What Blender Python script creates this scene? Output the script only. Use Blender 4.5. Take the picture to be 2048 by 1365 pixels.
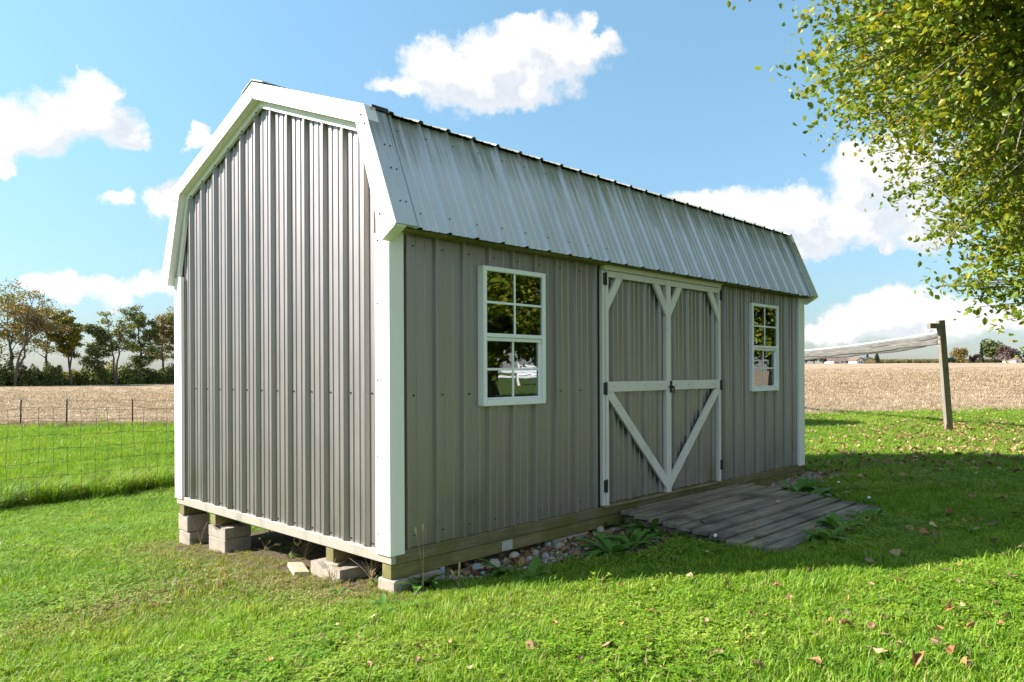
import bpy, math, random
import numpy as np
from mathutils import Vector, Matrix, Euler

for o in list(bpy.data.objects):
    bpy.data.objects.remove(o, do_unlink=True)
S = bpy.context.scene
COL = S.collection
R_ = math.radians

# ------------------------------------------------------------------ camera
F_PX, HORIZON, YAW, ROLL = 1492.4, 745.88, 0.7678, -0.0043
CAM = np.array([-2.598, -3.488, 1.0395])
FW = np.array([math.cos(YAW), math.sin(YAW)])      # forward on the ground
RT = np.array([math.sin(YAW), -math.cos(YAW)])     # right on the ground
cam_d = bpy.data.cameras.new('camera')
cam_d.sensor_width = 36.0
cam_d.lens = F_PX / 2048 * 36.0
cam_d.shift_y = (HORIZON - 682.5) / 2048
cam_d.clip_start = 0.05
cam_d.clip_end = 4000
cam = bpy.data.objects.new('camera', cam_d)
COL.objects.link(cam)
rv = Vector((RT[0], RT[1], 0)); uv = Vector((0, 0, 1)); bv = Vector((-FW[0], -FW[1], 0))
cr, sr = math.cos(ROLL), math.sin(ROLL)
ax = rv * cr + uv * sr
ay = uv * cr - rv * sr
M = Matrix.Identity(4)
for i in range(3):
    M[i][0], M[i][1], M[i][2], M[i][3] = ax[i], ay[i], bv[i], CAM[i]
cam.matrix_world = M
S.camera = cam

# ------------------------------------------------------------------ sun, sky, exposure
SUN_EL = R_(35.0)
SUN_H = np.array([-0.672, 0.741])                  # towards the sun, on the ground
sun_vec = Vector((SUN_H[0] * math.cos(SUN_EL), SUN_H[1] * math.cos(SUN_EL), math.sin(SUN_EL)))
sd = bpy.data.lights.new('sun', 'SUN')
sd.energy = 3.85
sd.angle = R_(0.55)
sd.color = (1.0, 0.965, 0.915)
sun = bpy.data.objects.new('sun', sd)
COL.objects.link(sun)
sun.rotation_euler = sun_vec.to_track_quat('Z', 'Y').to_euler()
sun.location = (-20, 22, 30)

S.view_settings.view_transform = 'Standard'
S.view_settings.look = 'None'
S.view_settings.gamma = 1.0
S.view_settings.use_curve_mapping = False
S.view_settings.exposure = 1.78
SKY_STRENGTH = 0.10

def pix_dir(px, py):
    U, Wd = px - 1024, py - HORIZON
    u = cr * U + sr * Wd
    w = -sr * U + cr * Wd
    d = FW + RT * u / F_PX
    return np.array([d[0], d[1], -w / F_PX])

world = bpy.data.worlds.new('World')
S.world = world
world.use_nodes = True
wt = world.node_tree
wt.nodes.clear()

def N(t, kind, **kw):
    n = t.nodes.new(kind)
    for k, v in kw.items():
        setattr(n, k, v)
    return n

def math_node(t, op, a, b=None, c=None, clamp=False):
    n = t.nodes.new('ShaderNodeMath')
    n.operation = op
    n.use_clamp = clamp
    for i, v in enumerate((a, b, c)):
        if v is None:
            continue
        if isinstance(v, (int, float)):
            n.inputs[i].default_value = v
        else:
            t.links.new(v, n.inputs[i])
    return n.outputs[0]

def map_range(t, v, a, b, c=0.0, d=1.0, smooth=True):
    n = t.nodes.new('ShaderNodeMapRange')
    n.interpolation_type = 'SMOOTHSTEP' if smooth else 'LINEAR'
    n.inputs['From Min'].default_value = a
    n.inputs['From Max'].default_value = b
    n.inputs['To Min'].default_value = c
    n.inputs['To Max'].default_value = d
    t.links.new(v, n.inputs['Value'])
    return n.outputs['Result']

def mixc(t, fac, a, b, blend='MIX'):
    n = t.nodes.new('ShaderNodeMix'); n.data_type = 'RGBA'; n.blend_type = blend
    if isinstance(fac, (int, float)): n.inputs[0].default_value = fac
    else: t.links.new(fac, n.inputs[0])
    for i, v in ((6, a), (7, b)):
        if isinstance(v, tuple): n.inputs[i].default_value = (v[0], v[1], v[2], 1)
        else: t.links.new(v, n.inputs[i])
    return n.outputs[2]

# cumulus clouds of the sky: each cloud is a few round lobes in azimuth/elevation, broken up by noise
LOBES = [(960, 150, 190, 75), (1090, 110, 150, 60), (900, 130, 110, 62), (1010, 190, 150, 48), (1200, 78, 75, 30), (820, 178, 80, 26), (1040, 70, 60, 30),
         (150, 225, 120, 62), (190, 178, 62, 42), (60, 265, 85, 66), (215, 245, 85, 45), (265, 270, 42, 24), (30, 330, 30, 30),
         (245, 388, 42, 26), (355, 388, 62, 38), (410, 290, 26, 20),
         (100, 585, 70, 32), (190, 585, 80, 34), (290, 578, 90, 36), (400, 560, 120, 40),
         (1790, 360, 150, 90), (1730, 320, 80, 50), (1560, 420, 170, 52), (1680, 455, 200, 55), (1430, 410, 110, 34), (1850, 440, 150, 75), (1600, 480, 120, 40), (1780, 505, 30, 24),
         (1800, 640, 190, 48), (1930, 620, 130, 40), (1660, 668, 90, 32), (2120, 640, 190, 50),
                 (-260, 300, 230, 90), (-420, 560, 260, 60), (2420, 300, 260, 110), (2700, 560, 260, 70), (700, 540, 260, 40), (1150, 640, 320, 40)]
g = bpy.data.node_groups.new('cloud_density', 'ShaderNodeTree')
g.interface.new_socket('Vector', in_out='INPUT', socket_type='NodeSocketVector')
g.interface.new_socket('Density', in_out='OUTPUT', socket_type='NodeSocketFloat')
gi = g.nodes.new('NodeGroupInput'); go = g.nodes.new('NodeGroupOutput')
def noise_g(t, vec, scale, detail, rough=0.55, out='Fac'):
    n = t.nodes.new('ShaderNodeTexNoise')
    n.inputs['Scale'].default_value = scale
    n.inputs['Detail'].default_value = detail
    n.inputs['Roughness'].default_value = rough
    t.links.new(vec, n.inputs['Vector'])
    return n.outputs[out]
warp = noise_g(g, gi.outputs[0], 11.0, 6, 0.6, 'Color')
wsub = N(g, 'ShaderNodeVectorMath', operation='SUBTRACT'); wsub.inputs[1].default_value = (0.5, 0.5, 0.5)
g.links.new(warp, wsub.inputs[0])
wsc = N(g, 'ShaderNodeVectorMath', operation='SCALE'); wsc.inputs['Scale'].default_value = 0.10
g.links.new(wsub.outputs[0], wsc.inputs[0])
wadd = N(g, 'ShaderNodeVectorMath', operation='ADD')
g.links.new(gi.outputs[0], wadd.inputs[0]); g.links.new(wsc.outputs[0], wadd.inputs[1])
wn = N(g, 'ShaderNodeVectorMath', operation='NORMALIZE'); g.links.new(wadd.outputs[0], wn.inputs[0])
sx = N(g, 'ShaderNodeSeparateXYZ'); g.links.new(wn.outputs[0], sx.inputs[0])
az = math_node(g, 'ARCTAN2', sx.outputs[1], sx.outputs[0])
el = math_node(g, 'ARCSINE', sx.outputs[2])
best = None
for (px, py, rx, ry) in LOBES:
    d = pix_dir(px, py); d = d / np.linalg.norm(d)
    a0 = math.atan2(d[1], d[0]); e0 = math.asin(d[2])
    cosang = abs(np.dot(d[:2], FW)) / np.linalg.norm(d[:2])
    sa = rx / F_PX * cosang ** 2; se = ry / F_PX * cosang * math.cos(e0)
    u = math_node(g, 'MULTIPLY_ADD', az, 1 / sa, -a0 / sa)
    v = math_node(g, 'MULTIPLY_ADD', el, 1 / se, -e0 / se)
    u2 = math_node(g, 'MULTIPLY', u, u)
    r2 = math_node(g, 'MULTIPLY_ADD', v, v, u2)
    best = r2 if best is None else math_node(g, 'SMOOTH_MIN', best, r2, 0.45)
lobe = math_node(g, 'SUBTRACT', 1.0, best)
lobe = math_node(g, 'MAXIMUM', lobe, -1.5)
# scattered clouds over the rest of the sky, behind and beside the viewer
away = N(g, 'ShaderNodeVectorMath', operation='DOT_PRODUCT')
g.links.new(gi.outputs[0], away.inputs[0]); away.inputs[1].default_value = (FW[0], FW[1], 0)
awf = map_range(g, away.outputs['Value'], 0.15, 0.55, 0.0, 1.2)
gen = noise_g(g, gi.outputs[0], 3.1, 4, 0.5)
gen = math_node(g, 'MULTIPLY_ADD', gen, 6.0, -3.0)
gen = math_node(g, 'SUBTRACT', gen, awf)
lobe = math_node(g, 'MAXIMUM', lobe, gen)
fine = noise_g(g, gi.outputs[0], 26.0, 9, 0.62)
dens = math_node(g, 'MULTIPLY_ADD', fine, 2.0, -1.0)
dens = math_node(g, 'ADD', dens, lobe)
g.links.new(dens, go.inputs[0])

tc = N(wt, 'ShaderNodeTexCoord')
nrm = N(wt, 'ShaderNodeVectorMath', operation='NORMALIZE'); wt.links.new(tc.outputs['Generated'], nrm.inputs[0])
cg1 = N(wt, 'ShaderNodeGroup'); cg1.node_tree = g
wt.links.new(nrm.outputs[0], cg1.inputs[0])
off = N(wt, 'ShaderNodeVectorMath', operation='ADD')
off.inputs[1].default_value = (sun_vec * 0.028 + Vector((0, 0, 0.022)))[:]
wt.links.new(nrm.outputs[0], off.inputs[0])
cg2 = N(wt, 'ShaderNodeGroup'); cg2.node_tree = g
wt.links.new(off.outputs[0], cg2.inputs[0])
alpha = map_range(wt, cg1.outputs[0], -0.08, 0.72)
lit = math_node(wt, 'SUBTRACT', cg1.outputs[0], cg2.outputs[0])
lit = map_range(wt, lit, -0.45, 0.55)
core = map_range(wt, cg1.outputs[0], 0.3, 1.3, 1.0, 0.0)
lit = math_node(wt, 'MAXIMUM', lit, math_node(wt, 'MULTIPLY', core, 0.55))
ccol = N(wt, 'ShaderNodeMix', data_type='RGBA')
ccol.inputs[6].default_value = (0.212, 0.228, 0.252, 1)
ccol.inputs[7].default_value = (0.322, 0.320, 0.316, 1)
wt.links.new(lit, ccol.inputs[0])
sky = N(wt, 'ShaderNodeTexSky', sky_type='NISHITA')
sky.sun_disc = False
sky.sun_elevation = SUN_EL
sky.sun_rotation = math.atan2(SUN_H[0], SUN_H[1])
sky.altitude = 200
sky.air_density = 1.2
sky.dust_density = 0.15
sky.ozone_density = 1.6
skym = N(wt, 'ShaderNodeVectorMath', operation='SCALE'); skym.inputs['Scale'].default_value = SKY_STRENGTH
sepz0 = N(wt, 'ShaderNodeSeparateXYZ'); wt.links.new(nrm.outputs[0], sepz0.inputs[0])
# the air near the horizon is clearer than the sky model's: damp its white glare
damp = map_range(wt, sepz0.outputs[2], -0.02, 0.55, 0.0, 1.0, smooth=False)
damp = math_node(wt, 'POWER', damp, 0.6)
tint = mixc(wt, damp, (0.116, 0.130, 0.288), (0.66, 0.80, 0.725))
skyt = mixc(wt, 1.0, sky.outputs[0], tint, 'MULTIPLY')
wt.links.new(skyt, skym.inputs[0])
mx = N(wt, 'ShaderNodeMix', data_type='RGBA')
sepz = N(wt, 'ShaderNodeSeparateXYZ'); wt.links.new(nrm.outputs[0], sepz.inputs[0])
hz = map_range(wt, sepz.outputs[2], 0.0, 0.05)
alpha = math_node(wt, 'MULTIPLY', alpha, hz)
alpha = math_node(wt, 'MULTIPLY', alpha, 0.96)
wt.links.new(alpha, mx.inputs[0])
wt.links.new(skym.outputs[0], mx.inputs[6])
wt.links.new(ccol.outputs[2], mx.inputs[7])
bg = N(wt, 'ShaderNodeBackground'); bg.inputs['Strength'].default_value = 1.0
wt.links.new(mx.outputs[2], bg.inputs['Color'])
wo = N(wt, 'ShaderNodeOutputWorld')
wt.links.new(bg.outputs[0], wo.inputs['Surface'])
world.cycles.sampling_method = 'MANUAL'
world.cycles.sample_map_resolution = 512

# ------------------------------------------------------------------ terrain helpers
def sst(a, b, t):
    t = np.clip((np.asarray(t, float) - a) / (b - a), 0, 1)
    return t * t * (3 - 2 * t)

def gz(x, y):
    """height of the ground"""
    x = np.asarray(x, float); y = np.asarray(y, float)
    dx, dy = x - CAM[0], y - CAM[1]
    D = dx * FW[0] + dy * FW[1]
    Rr = dx * RT[0] + dy * RT[1]
    rr = np.hypot(dx, dy)
    ang = np.arctan2(Rr, D)
    zp = -0.235 + 0.018 * x - 0.06 * y
    t = np.clip(sst(-0.25, 0.2, ang) + 1 - sst(-3.1, -2.0, ang), 0, 1)
    right = -0.2 + 0.0164 * np.clip(D - 22, 0, 246) * sst(1.3, 0.9, ang) + 0.02 * np.clip(rr, 0, 60) * sst(0.85, 1.3, ang)
    zf = -0.95 * (1 - t) + t * right
    w = sst(7, 16, rr)
    bump = 0.012 * np.sin(1.7 * x + 0.6 * y) * np.sin(1.3 * y - 0.4 * x)
    return zp * (1 - w) + zf * w + bump

def at(px, py):
    """point of the ground seen at a pixel of the photograph"""
    d = pix_dir(px, py)
    t = np.geomspace(0.8, 900, 4000)
    below = CAM[2] + d[2] * t < gz(CAM[0] + d[0] * t, CAM[1] + d[1] * t)
    i = int(np.argmax(below)) if below.any() else len(t) - 1
    return CAM + d * t[i]

def dr(D, Rr):
    p = CAM[:2] + FW * D + RT * Rr
    return float(p[0]), float(p[1])

# ------------------------------------------------------------------ object helpers
def put(o, parent=None):
    COL.objects.link(o)
    if parent is not None:
        o.parent = parent
    return o

def tag(o, label=None, cat=None, group=None, kind=None):
    if label: o['label'] = label
    if cat: o['category'] = cat
    if group: o['group'] = group
    if kind: o['kind'] = kind
    return o

def empty(name, loc=(0, 0, 0), rz=0):
    o = bpy.data.objects.new(name, None)
    o.location = loc
    o.rotation_euler = (0, 0, rz)
    o.empty_display_size = 0.2
    return put(o)

class MB:
    def __init__(s):
        s.v, s.f = [], []
    def add(s, vs, fs):
        b = len(s.v)
        s.v += [tuple(map(float, p)) for p in vs]
        s.f += [tuple(i + b for i in f) for f in fs]
    def box(s, x0, x1, y0, y1, z0, z1, bev=0.0):
        if bev <= 0:
            vs = [(x, y, z) for z in (z0, z1) for y in (y0, y1) for x in (x0, x1)]
            s.add(vs, [(0, 2, 3, 1), (4, 5, 7, 6), (0, 1, 5, 4), (2, 6, 7, 3), (0, 4, 6, 2), (1, 3, 7, 5)])
            return
        b = bev
        vs, idx = [], {}
        for ix, x in enumerate((x0, x1)):
            for iy, y in enumerate((y0, y1)):
                for iz, z in enumerate((z0, z1)):
                    sx_, sy_, sz_ = (1 - 2 * ix), (1 - 2 * iy), (1 - 2 * iz)
                    idx[ix, iy, iz, 0] = len(vs); vs.append((x, y + sy_ * b, z + sz_ * b))
                    idx[ix, iy, iz, 1] = len(vs); vs.append((x + sx_ * b, y, z + sz_ * b))
                    idx[ix, iy, iz, 2] = len(vs); vs.append((x + sx_ * b, y + sy_ * b, z))
        fs = []
        for a in (0, 1):
            fs.append([idx[a, 0, 0, 0], idx[a, 1, 0, 0], idx[a, 1, 1, 0], idx[a, 0, 1, 0]])
            fs.append([idx[0, a, 0, 1], idx[1, a, 0, 1], idx[1, a, 1, 1], idx[0, a, 1, 1]])
            fs.append([idx[0, 0, a, 2], idx[1, 0, a, 2], idx[1, 1, a, 2], idx[0, 1, a, 2]])
            for c in (0, 1):
                fs.append([idx[a, c, 0, 0], idx[a, c, 1, 0], idx[a, c, 1, 1], idx[a, c, 0, 1]])
                fs.append([idx[a, 0, c, 0], idx[a, 1, c, 0], idx[a, 1, c, 2], idx[a, 0, c, 2]])
                fs.append([idx[0, a, c, 1], idx[1, a, c, 1], idx[1, a, c, 2], idx[0, a, c, 2]])
                for d in (0, 1):
                    fs.append([idx[a, c, d, 0], idx[a, c, d, 1], idx[a, c, d, 2]])
        c0 = np.array([(x0 + x1) / 2, (y0 + y1) / 2, (z0 + z1) / 2])
        out = []
        for f in fs:
            p = [np.array(vs[i]) for i in f]
            n = np.cross(p[1] - p[0], p[2] - p[0])
            if np.dot(n, sum(p) / len(p) - c0) < 0:
                f = f[::-1]
            out.append(tuple(f))
        s.add(vs, out)
    def prism(s, poly, fn, a, b):
        """poly: list of 2-D points; fn(p, t) -> 3-D point; extruded from t=a to t=b"""
        n = len(poly)
        vs = [fn(p, a) for p in poly] + [fn(p, b) for p in poly]
        fs = [tuple(range(n))[::-1], tuple(range(n, 2 * n))]
        for i in range(n):
            j = (i + 1) % n
            fs.append((i, j, n + j, n + i))
        s.add(vs, fs)
    def tube(s, path, radii, n=6, cap=True):
        path = [Vector(p) for p in path]
        rings = []
        prev = None
        for i, p in enumerate(path):
            t = (path[min(i + 1, len(path) - 1)] - path[max(i - 1, 0)])
            if t.length < 1e-9: t = Vector((0, 0, 1))
            t.normalize()
            if prev is None:
                a = t.orthogonal().normalized()
            else:
                a = prev - t * prev.dot(t)
                a = a.normalized() if a.length > 1e-6 else t.orthogonal().normalized()
            prev = a
            b = t.cross(a)
            r = radii[i] if hasattr(radii, '__len__') else radii
            rings.append([p + (a * math.cos(2 * math.pi * k / n) + b * math.sin(2 * math.pi * k / n)) * r for k in range(n)])
        vs = [q[:] for ring in rings for q in ring]
        fs = []
        for i in range(len(rings) - 1):
            for k in range(n):
                k2 = (k + 1) % n
                fs.append((i * n + k, i * n + k2, (i + 1) * n + k2, (i + 1) * n + k))
        if cap:
            fs.append(tuple(range(n))[::-1])
            fs.append(tuple(range((len(rings) - 1) * n, len(rings) * n)))
        s.add(vs, fs)
    def blob(s, c, rad, seed=0, sub=1, rough=0.2):
        rnd = random.Random(seed)
        t = (1 + 5 ** .5) / 2
        vs = [Vector(p).normalized() for p in [(-1, t, 0), (1, t, 0), (-1, -t, 0), (1, -t, 0), (0, -1, t), (0, 1, t), (0, -1, -t), (0, 1, -t), (t, 0, -1), (t, 0, 1), (-t, 0, -1), (-t, 0, 1)]]
        fs = [(0, 11, 5), (0, 5, 1), (0, 1, 7), (0, 7, 10), (0, 10, 11), (1, 5, 9), (5, 11, 4), (11, 10, 2), (10, 7, 6), (7, 1, 8), (3, 9, 4), (3, 4, 2), (3, 2, 6), (3, 6, 8), (3, 8, 9), (4, 9, 5), (2, 4, 11), (6, 2, 10), (8, 6, 7), (9, 8, 1)]
        for _ in range(sub):
            mid, nf = {}, []
            def m(a, b):
                k = (min(a, b), max(a, b))
                if k not in mid:
                    vs.append(((vs[a] + vs[b]) / 2).normalized()); mid[k] = len(vs) - 1
                return mid[k]
            for a, b, c_ in fs:
                ab, bc, ca = m(a, b), m(b, c_), m(c_, a)
                nf += [(a, ab, ca), (b, bc, ab), (c_, ca, bc), (ab, bc, ca)]
            fs = nf
        out = []
        for p in vs:
            k = 1 + rnd.uniform(-rough, rough)
            out.append((c[0] + p.x * rad[0] * k, c[1] + p.y * rad[1] * k, c[2] + p.z * rad[2] * k))
        s.add(out, fs)
    def build(s, name, mat, parent=None, smooth=False):
        me = bpy.data.meshes.new(name)
        me.from_pydata(s.v, [], s.f)
        me.update()
        if smooth:
            me.polygons.foreach_set('use_smooth', [True] * len(me.polygons))
        if mat: me.materials.append(mat)
        return put(bpy.data.objects.new(name, me), parent)

def np_mesh(name, V, F, mat, parent=None, smooth=False, link=True):
    V = np.asarray(V, np.float32).reshape(-1, 3); F = np.asarray(F, np.int32)
    k = F.shape[1]
    me = bpy.data.meshes.new(name)
    me.vertices.add(len(V)); me.vertices.foreach_set('co', V.ravel())
    me.loops.add(F.size); me.loops.foreach_set('vertex_index', F.ravel())
    me.polygons.add(len(F))
    me.polygons.foreach_set('loop_start', np.arange(0, F.size, k, dtype=np.int32))
    me.update(calc_edges=True)
    if smooth:
        me.polygons.foreach_set('use_smooth', np.ones(len(F), bool))
    if mat: me.materials.append(mat)
    o = bpy.data.objects.new(name, me)
    if link: put(o, parent)
    return o

# ------------------------------------------------------------------ materials
def new_mat(name):
    m = bpy.data.materials.new(name)
    m.use_nodes = True
    t = m.node_tree
    return m, t, t.nodes['Principled BSDF']

def coords(t, kind='Object', scale=(1, 1, 1)):
    if kind == 'World':
        src = t.nodes.new('ShaderNodeNewGeometry').outputs['Position']
    else:
        src = t.nodes.new('ShaderNodeTexCoord').outputs[kind]
    mp = t.nodes.new('ShaderNodeMapping')
    mp.inputs['Scale'].default_value = scale
    t.links.new(src, mp.inputs['Vector'])
    return mp.outputs[0]

def tnoise(t, vec, scale, detail=5, rough=0.6, out='Fac'):
    return noise_g(t, vec, scale, detail, rough, out)

def ramp(t, fac, stops):
    n = t.nodes.new('ShaderNodeValToRGB')
    e = n.color_ramp.elements
    while len(e) < len(stops): e.new(0.5)
    for i, (p, c) in enumerate(stops):
        e[i].position = p
        e[i].color = (c[0], c[1], c[2], 1)
    t.links.new(fac, n.inputs[0])
    return n.outputs[0]

def bump(t, p, h, strength, dist=0.01):
    n = t.nodes.new('ShaderNodeBump')
    n.inputs['Strength'].default_value = strength
    n.inputs['Distance'].default_value = dist
    t.links.new(h, n.inputs['Height'])
    t.links.new(n.outputs[0], p.inputs['Normal'])

def simple(name, c1, c2, scale=6, rough=0.6, bmp=0.0, stretch=(1, 1, 1), kind='World', spec=0.5, metallic=0.0, detail=6, bscale=None):
    m, t, p = new_mat(name)
    v = coords(t, kind, stretch)
    n = tnoise(t, v, scale, detail)
    col = ramp(t, n, [(0.3, c1), (0.7, c2)])
    t.links.new(col, p.inputs['Base Color'])
    p.inputs['Roughness'].default_value = rough
    p.inputs['Specular IOR Level'].default_value = spec
    p.inputs['Metallic'].default_value = metallic
    if bmp:
        h = n if bscale is None else tnoise(t, v, bscale, 6)
        bump(t, p, h, bmp)
    return m

def siding_mat(name, base, rough):
    m, t, p = new_mat(name)
    v = coords(t, 'World', (1, 1, 0.25))
    n = tnoise(t, v, 3.0, 6)
    c = ramp(t, n, [(0.25, tuple(k * 0.97 for k in base)), (0.75, tuple(k * 1.03 for k in base))])
    # green-yellow algae film along the foot of the shaded long wall, in patches
    geo = t.nodes.new('ShaderNodeNewGeometry')
    sp = t.nodes.new('ShaderNodeSeparateXYZ'); t.links.new(geo.outputs['Position'], sp.inputs[0])
    pn = tnoise(t, coords(t, 'World', (1, 1, 0.5)), 2.3, 5)
    hgt = map_range(t, sp.outputs[2], 0.02, 0.42, 1.0, 0.0)
    msk = math_node(t, 'MULTIPLY', hgt, map_range(t, pn, 0.5, 0.72))
    c = mixc(t, math_node(t, 'MULTIPLY', msk, 0.6), c, (0.13, 0.14, 0.045))
    spk = tnoise(t, coords(t, 'World'), 90, 2)
    c = mixc(t, math_node(t, 'MULTIPLY', map_range(t, spk, 0.70, 0.76), 0.35), c, (0.10, 0.09, 0.07))
    t.links.new(c, p.inputs['Base Color'])
    rn = tnoise(t, coords(t, 'World', (1, 1, 0.4)), 7, 4)
    t.links.new(map_range(t, rn, 0.3, 0.7, rough - 0.02, rough + 0.03), p.inputs['Roughness'])
    p.inputs['Specular IOR Level'].default_value = 0.8
    p.inputs['Metallic'].default_value = 0.85
    bn = tnoise(t, coords(t, 'World', (1, 1, 0.5)), 2.2, 1)
    bump(t, p, bn, 0.05, 0.02)
    return m

M_SIDING = siding_mat('painted_steel_siding', (0.33, 0.29, 0.275), 0.44)

def roof_mat():
    m, t, p = new_mat('white_steel_roof')
    v = coords(t, 'World', (1, 1, 0.3))
    n = tnoise(t, v, 4.0, 6)
    c = ramp(t, n, [(0.3, (0.50, 0.515, 0.55)), (0.7, (0.61, 0.625, 0.66))])
    geo = t.nodes.new('ShaderNodeNewGeometry')
    sp = t.nodes.new('ShaderNodeSeparateXYZ'); t.links.new(geo.outputs['Position'], sp.inputs[0])
    # moss streaks that run down from the break of the roof
    streak = tnoise(t, coords(t, 'World', (16, 1, 0.8)), 1.6, 6, 0.65)
    patch = tnoise(t, coords(t, 'World', (1, 1, 1)), 1.4, 4)
    up = map_range(t, sp.outputs[2], 2.02, 2.60, 0.0, 0.50, smooth=False)
    s = math_node(t, 'ADD', streak, up)
    s = math_node(t, 'MULTIPLY_ADD', patch, 0.3, s)
    msk = map_range(t, s, 0.86, 1.18)
    c = mixc(t, math_node(t, 'MULTIPLY', msk, 0.75), c, (0.17, 0.165, 0.085))
    spk = tnoise(t, coords(t, 'World'), 55, 3)
    sp2 = tnoise(t, coords(t, 'World'), 2.2, 2)
    sm = math_node(t, 'MULTIPLY', map_range(t, spk, 0.67, 0.72), map_range(t, sp2, 0.4, 0.6))
    c = mixc(t, math_node(t, 'MULTIPLY', sm, 0.7), c, (0.08, 0.08, 0.07))
    t.links.new(c, p.inputs['Base Color'])
    p.inputs['Roughness'].default_value = 0.40
    p.inputs['Metallic'].default_value = 0.25
    return m
M_ROOF = roof_mat()

def trim_mat(name, base, dirt=0.25):
    m, t, p = new_mat(name)
    n = tnoise(t, coords(t, 'World', (1, 1, 0.3)), 5, 7)
    c = mixc(t, math_node(t, 'MULTIPLY', map_range(t, n, 0.5, 0.75), dirt), base, tuple(k * 0.55 for k in base))
    n2 = tnoise(t, coords(t, 'World'), 70, 3)
    c = mixc(t, math_node(t, 'MULTIPLY', map_range(t, n2, 0.66, 0.74), 0.35), c, (0.22, 0.2, 0.15))
    t.links.new(c, p.inputs['Base Color'])
    p.inputs['Roughness'].default_value = 0.45
    bn = tnoise(t, coords(t, 'World', (1, 1, 0.5)), 6, 2)
    bump(t, p, bn, 0.08, 0.02)
    return m
M_TRIM = trim_mat('white_painted_trim', (0.85, 0.795, 0.755))
M_VINYL = trim_mat('white_vinyl', (0.85, 0.82, 0.80), 0.12)
M_DOORTRIM = trim_mat('door_trim_paint', (0.71, 0.64, 0.58), 0.35)

def wood_mat(name, dark, light, axis=0, scale=3.0, moss=0.0, moss_col=(0.10, 0.12, 0.025), rough=0.85, blot=None):
    m, t, p = new_mat(name)
    st = [14, 14, 14]; st[axis] = 0.8
    v = coords(t, 'World', tuple(st))
    oi = t.nodes.new('ShaderNodeObjectInfo')
    addv = N(t, 'ShaderNodeVectorMath', operation='ADD')
    t.links.new(v, addv.inputs[0])
    cmb = t.nodes.new('ShaderNodeCombineXYZ')
    for i in range(3):
        t.links.new(math_node(t, 'MULTIPLY', oi.outputs['Random'], 37.0 + i), cmb.inputs[i])
    t.links.new(cmb.outputs[0], addv.inputs[1])
    n = tnoise(t, addv.outputs[0], scale, 8, 0.65)
    c = ramp(t, n, [(0.25, dark), (0.5, tuple((a + b) / 2 for a, b in zip(dark, light))), (0.78, light)])
    c = mixc(t, 0.5, c, mixc(t, oi.outputs['Random'], (0.6, 0.6, 0.6), (1.25, 1.22, 1.15)), 'MULTIPLY')
    if blot:
        bn = tnoise(t, coords(t, 'World'), 2.4, 6, 0.6)
        c = mixc(t, math_node(t, 'MULTIPLY', map_range(t, bn, 0.45, 0.68), 0.75), c, blot)
    if moss > 0:
        mn = tnoise(t, coords(t, 'World'), 3.5, 7, 0.65)
        c = mixc(t, math_node(t, 'MULTIPLY', map_range(t, mn, 0.42, 0.62), moss), c, moss_col)
    t.links.new(c, p.inputs['Base Color'])
    p.inputs['Roughness'].default_value = rough
    p.inputs['Specular IOR Level'].default_value = 0.25
    bump(t, p, n, 0.5, 0.004)
    return m
M_RAMP = wood_mat('weathered_ramp_wood', (0.095, 0.075, 0.056), (0.44, 0.37, 0.285), 0, 1.8, 0.0, blot=(0.06, 0.05, 0.038))
M_RIM = wood_mat('mossy_rim_wood', (0.13, 0.10, 0.055), (0.31, 0.265, 0.15), 0, 3.0, 0.75, (0.13, 0.125, 0.025))
M_RIMW = trim_mat('dirty_white_rim', (0.37, 0.33, 0.27), 1.0)
M_SKID = wood_mat('treated_skid_wood', (0.15, 0.125, 0.055), (0.29, 0.245, 0.11), 0, 3.0, 0.65, (0.13, 0.125, 0.025))
M_POST = wood_mat('weathered_post_wood', (0.12, 0.10, 0.075), (0.33, 0.285, 0.22), 2, 3.0)
M_PLY = wood_mat('interior_plywood', (0.25, 0.18, 0.10), (0.40, 0.30, 0.18), 2, 2.0)

def concrete_mat():
    m, t, p = new_mat('concrete_block')
    v = coords(t, 'World')
    n = tnoise(t, v, 9, 8, 0.7)
    f = tnoise(t, v, 160, 3)
    c = ramp(t, n, [(0.3, (0.26, 0.215, 0.165)), (0.7, (0.43, 0.365, 0.29))])
    c = mixc(t, map_range(t, f, 0.55, 0.75, 0, 0.5), c, (0.24, 0.225, 0.2))
    t.links.new(c, p.inputs['Base Color'])
    p.inputs['Roughness'].default_value = 0.95
    p.inputs['Specular IOR Level'].default_value = 0.15
    bump(t, p, f, 0.6, 0.004)
    return m
M_CONC = concrete_mat()
M_BLACK = simple('black_iron', (0.012, 0.012, 0.013), (0.03, 0.028, 0.027), 30, 0.5)
M_SCREW = simple('dark_screw', (0.05, 0.045, 0.04), (0.09, 0.08, 0.07), 30, 0.5, metallic=0.4)
M_PVC = simple('grey_pvc', (0.30, 0.34, 0.38), (0.36, 0.40, 0.44), 10, 0.5)

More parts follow.
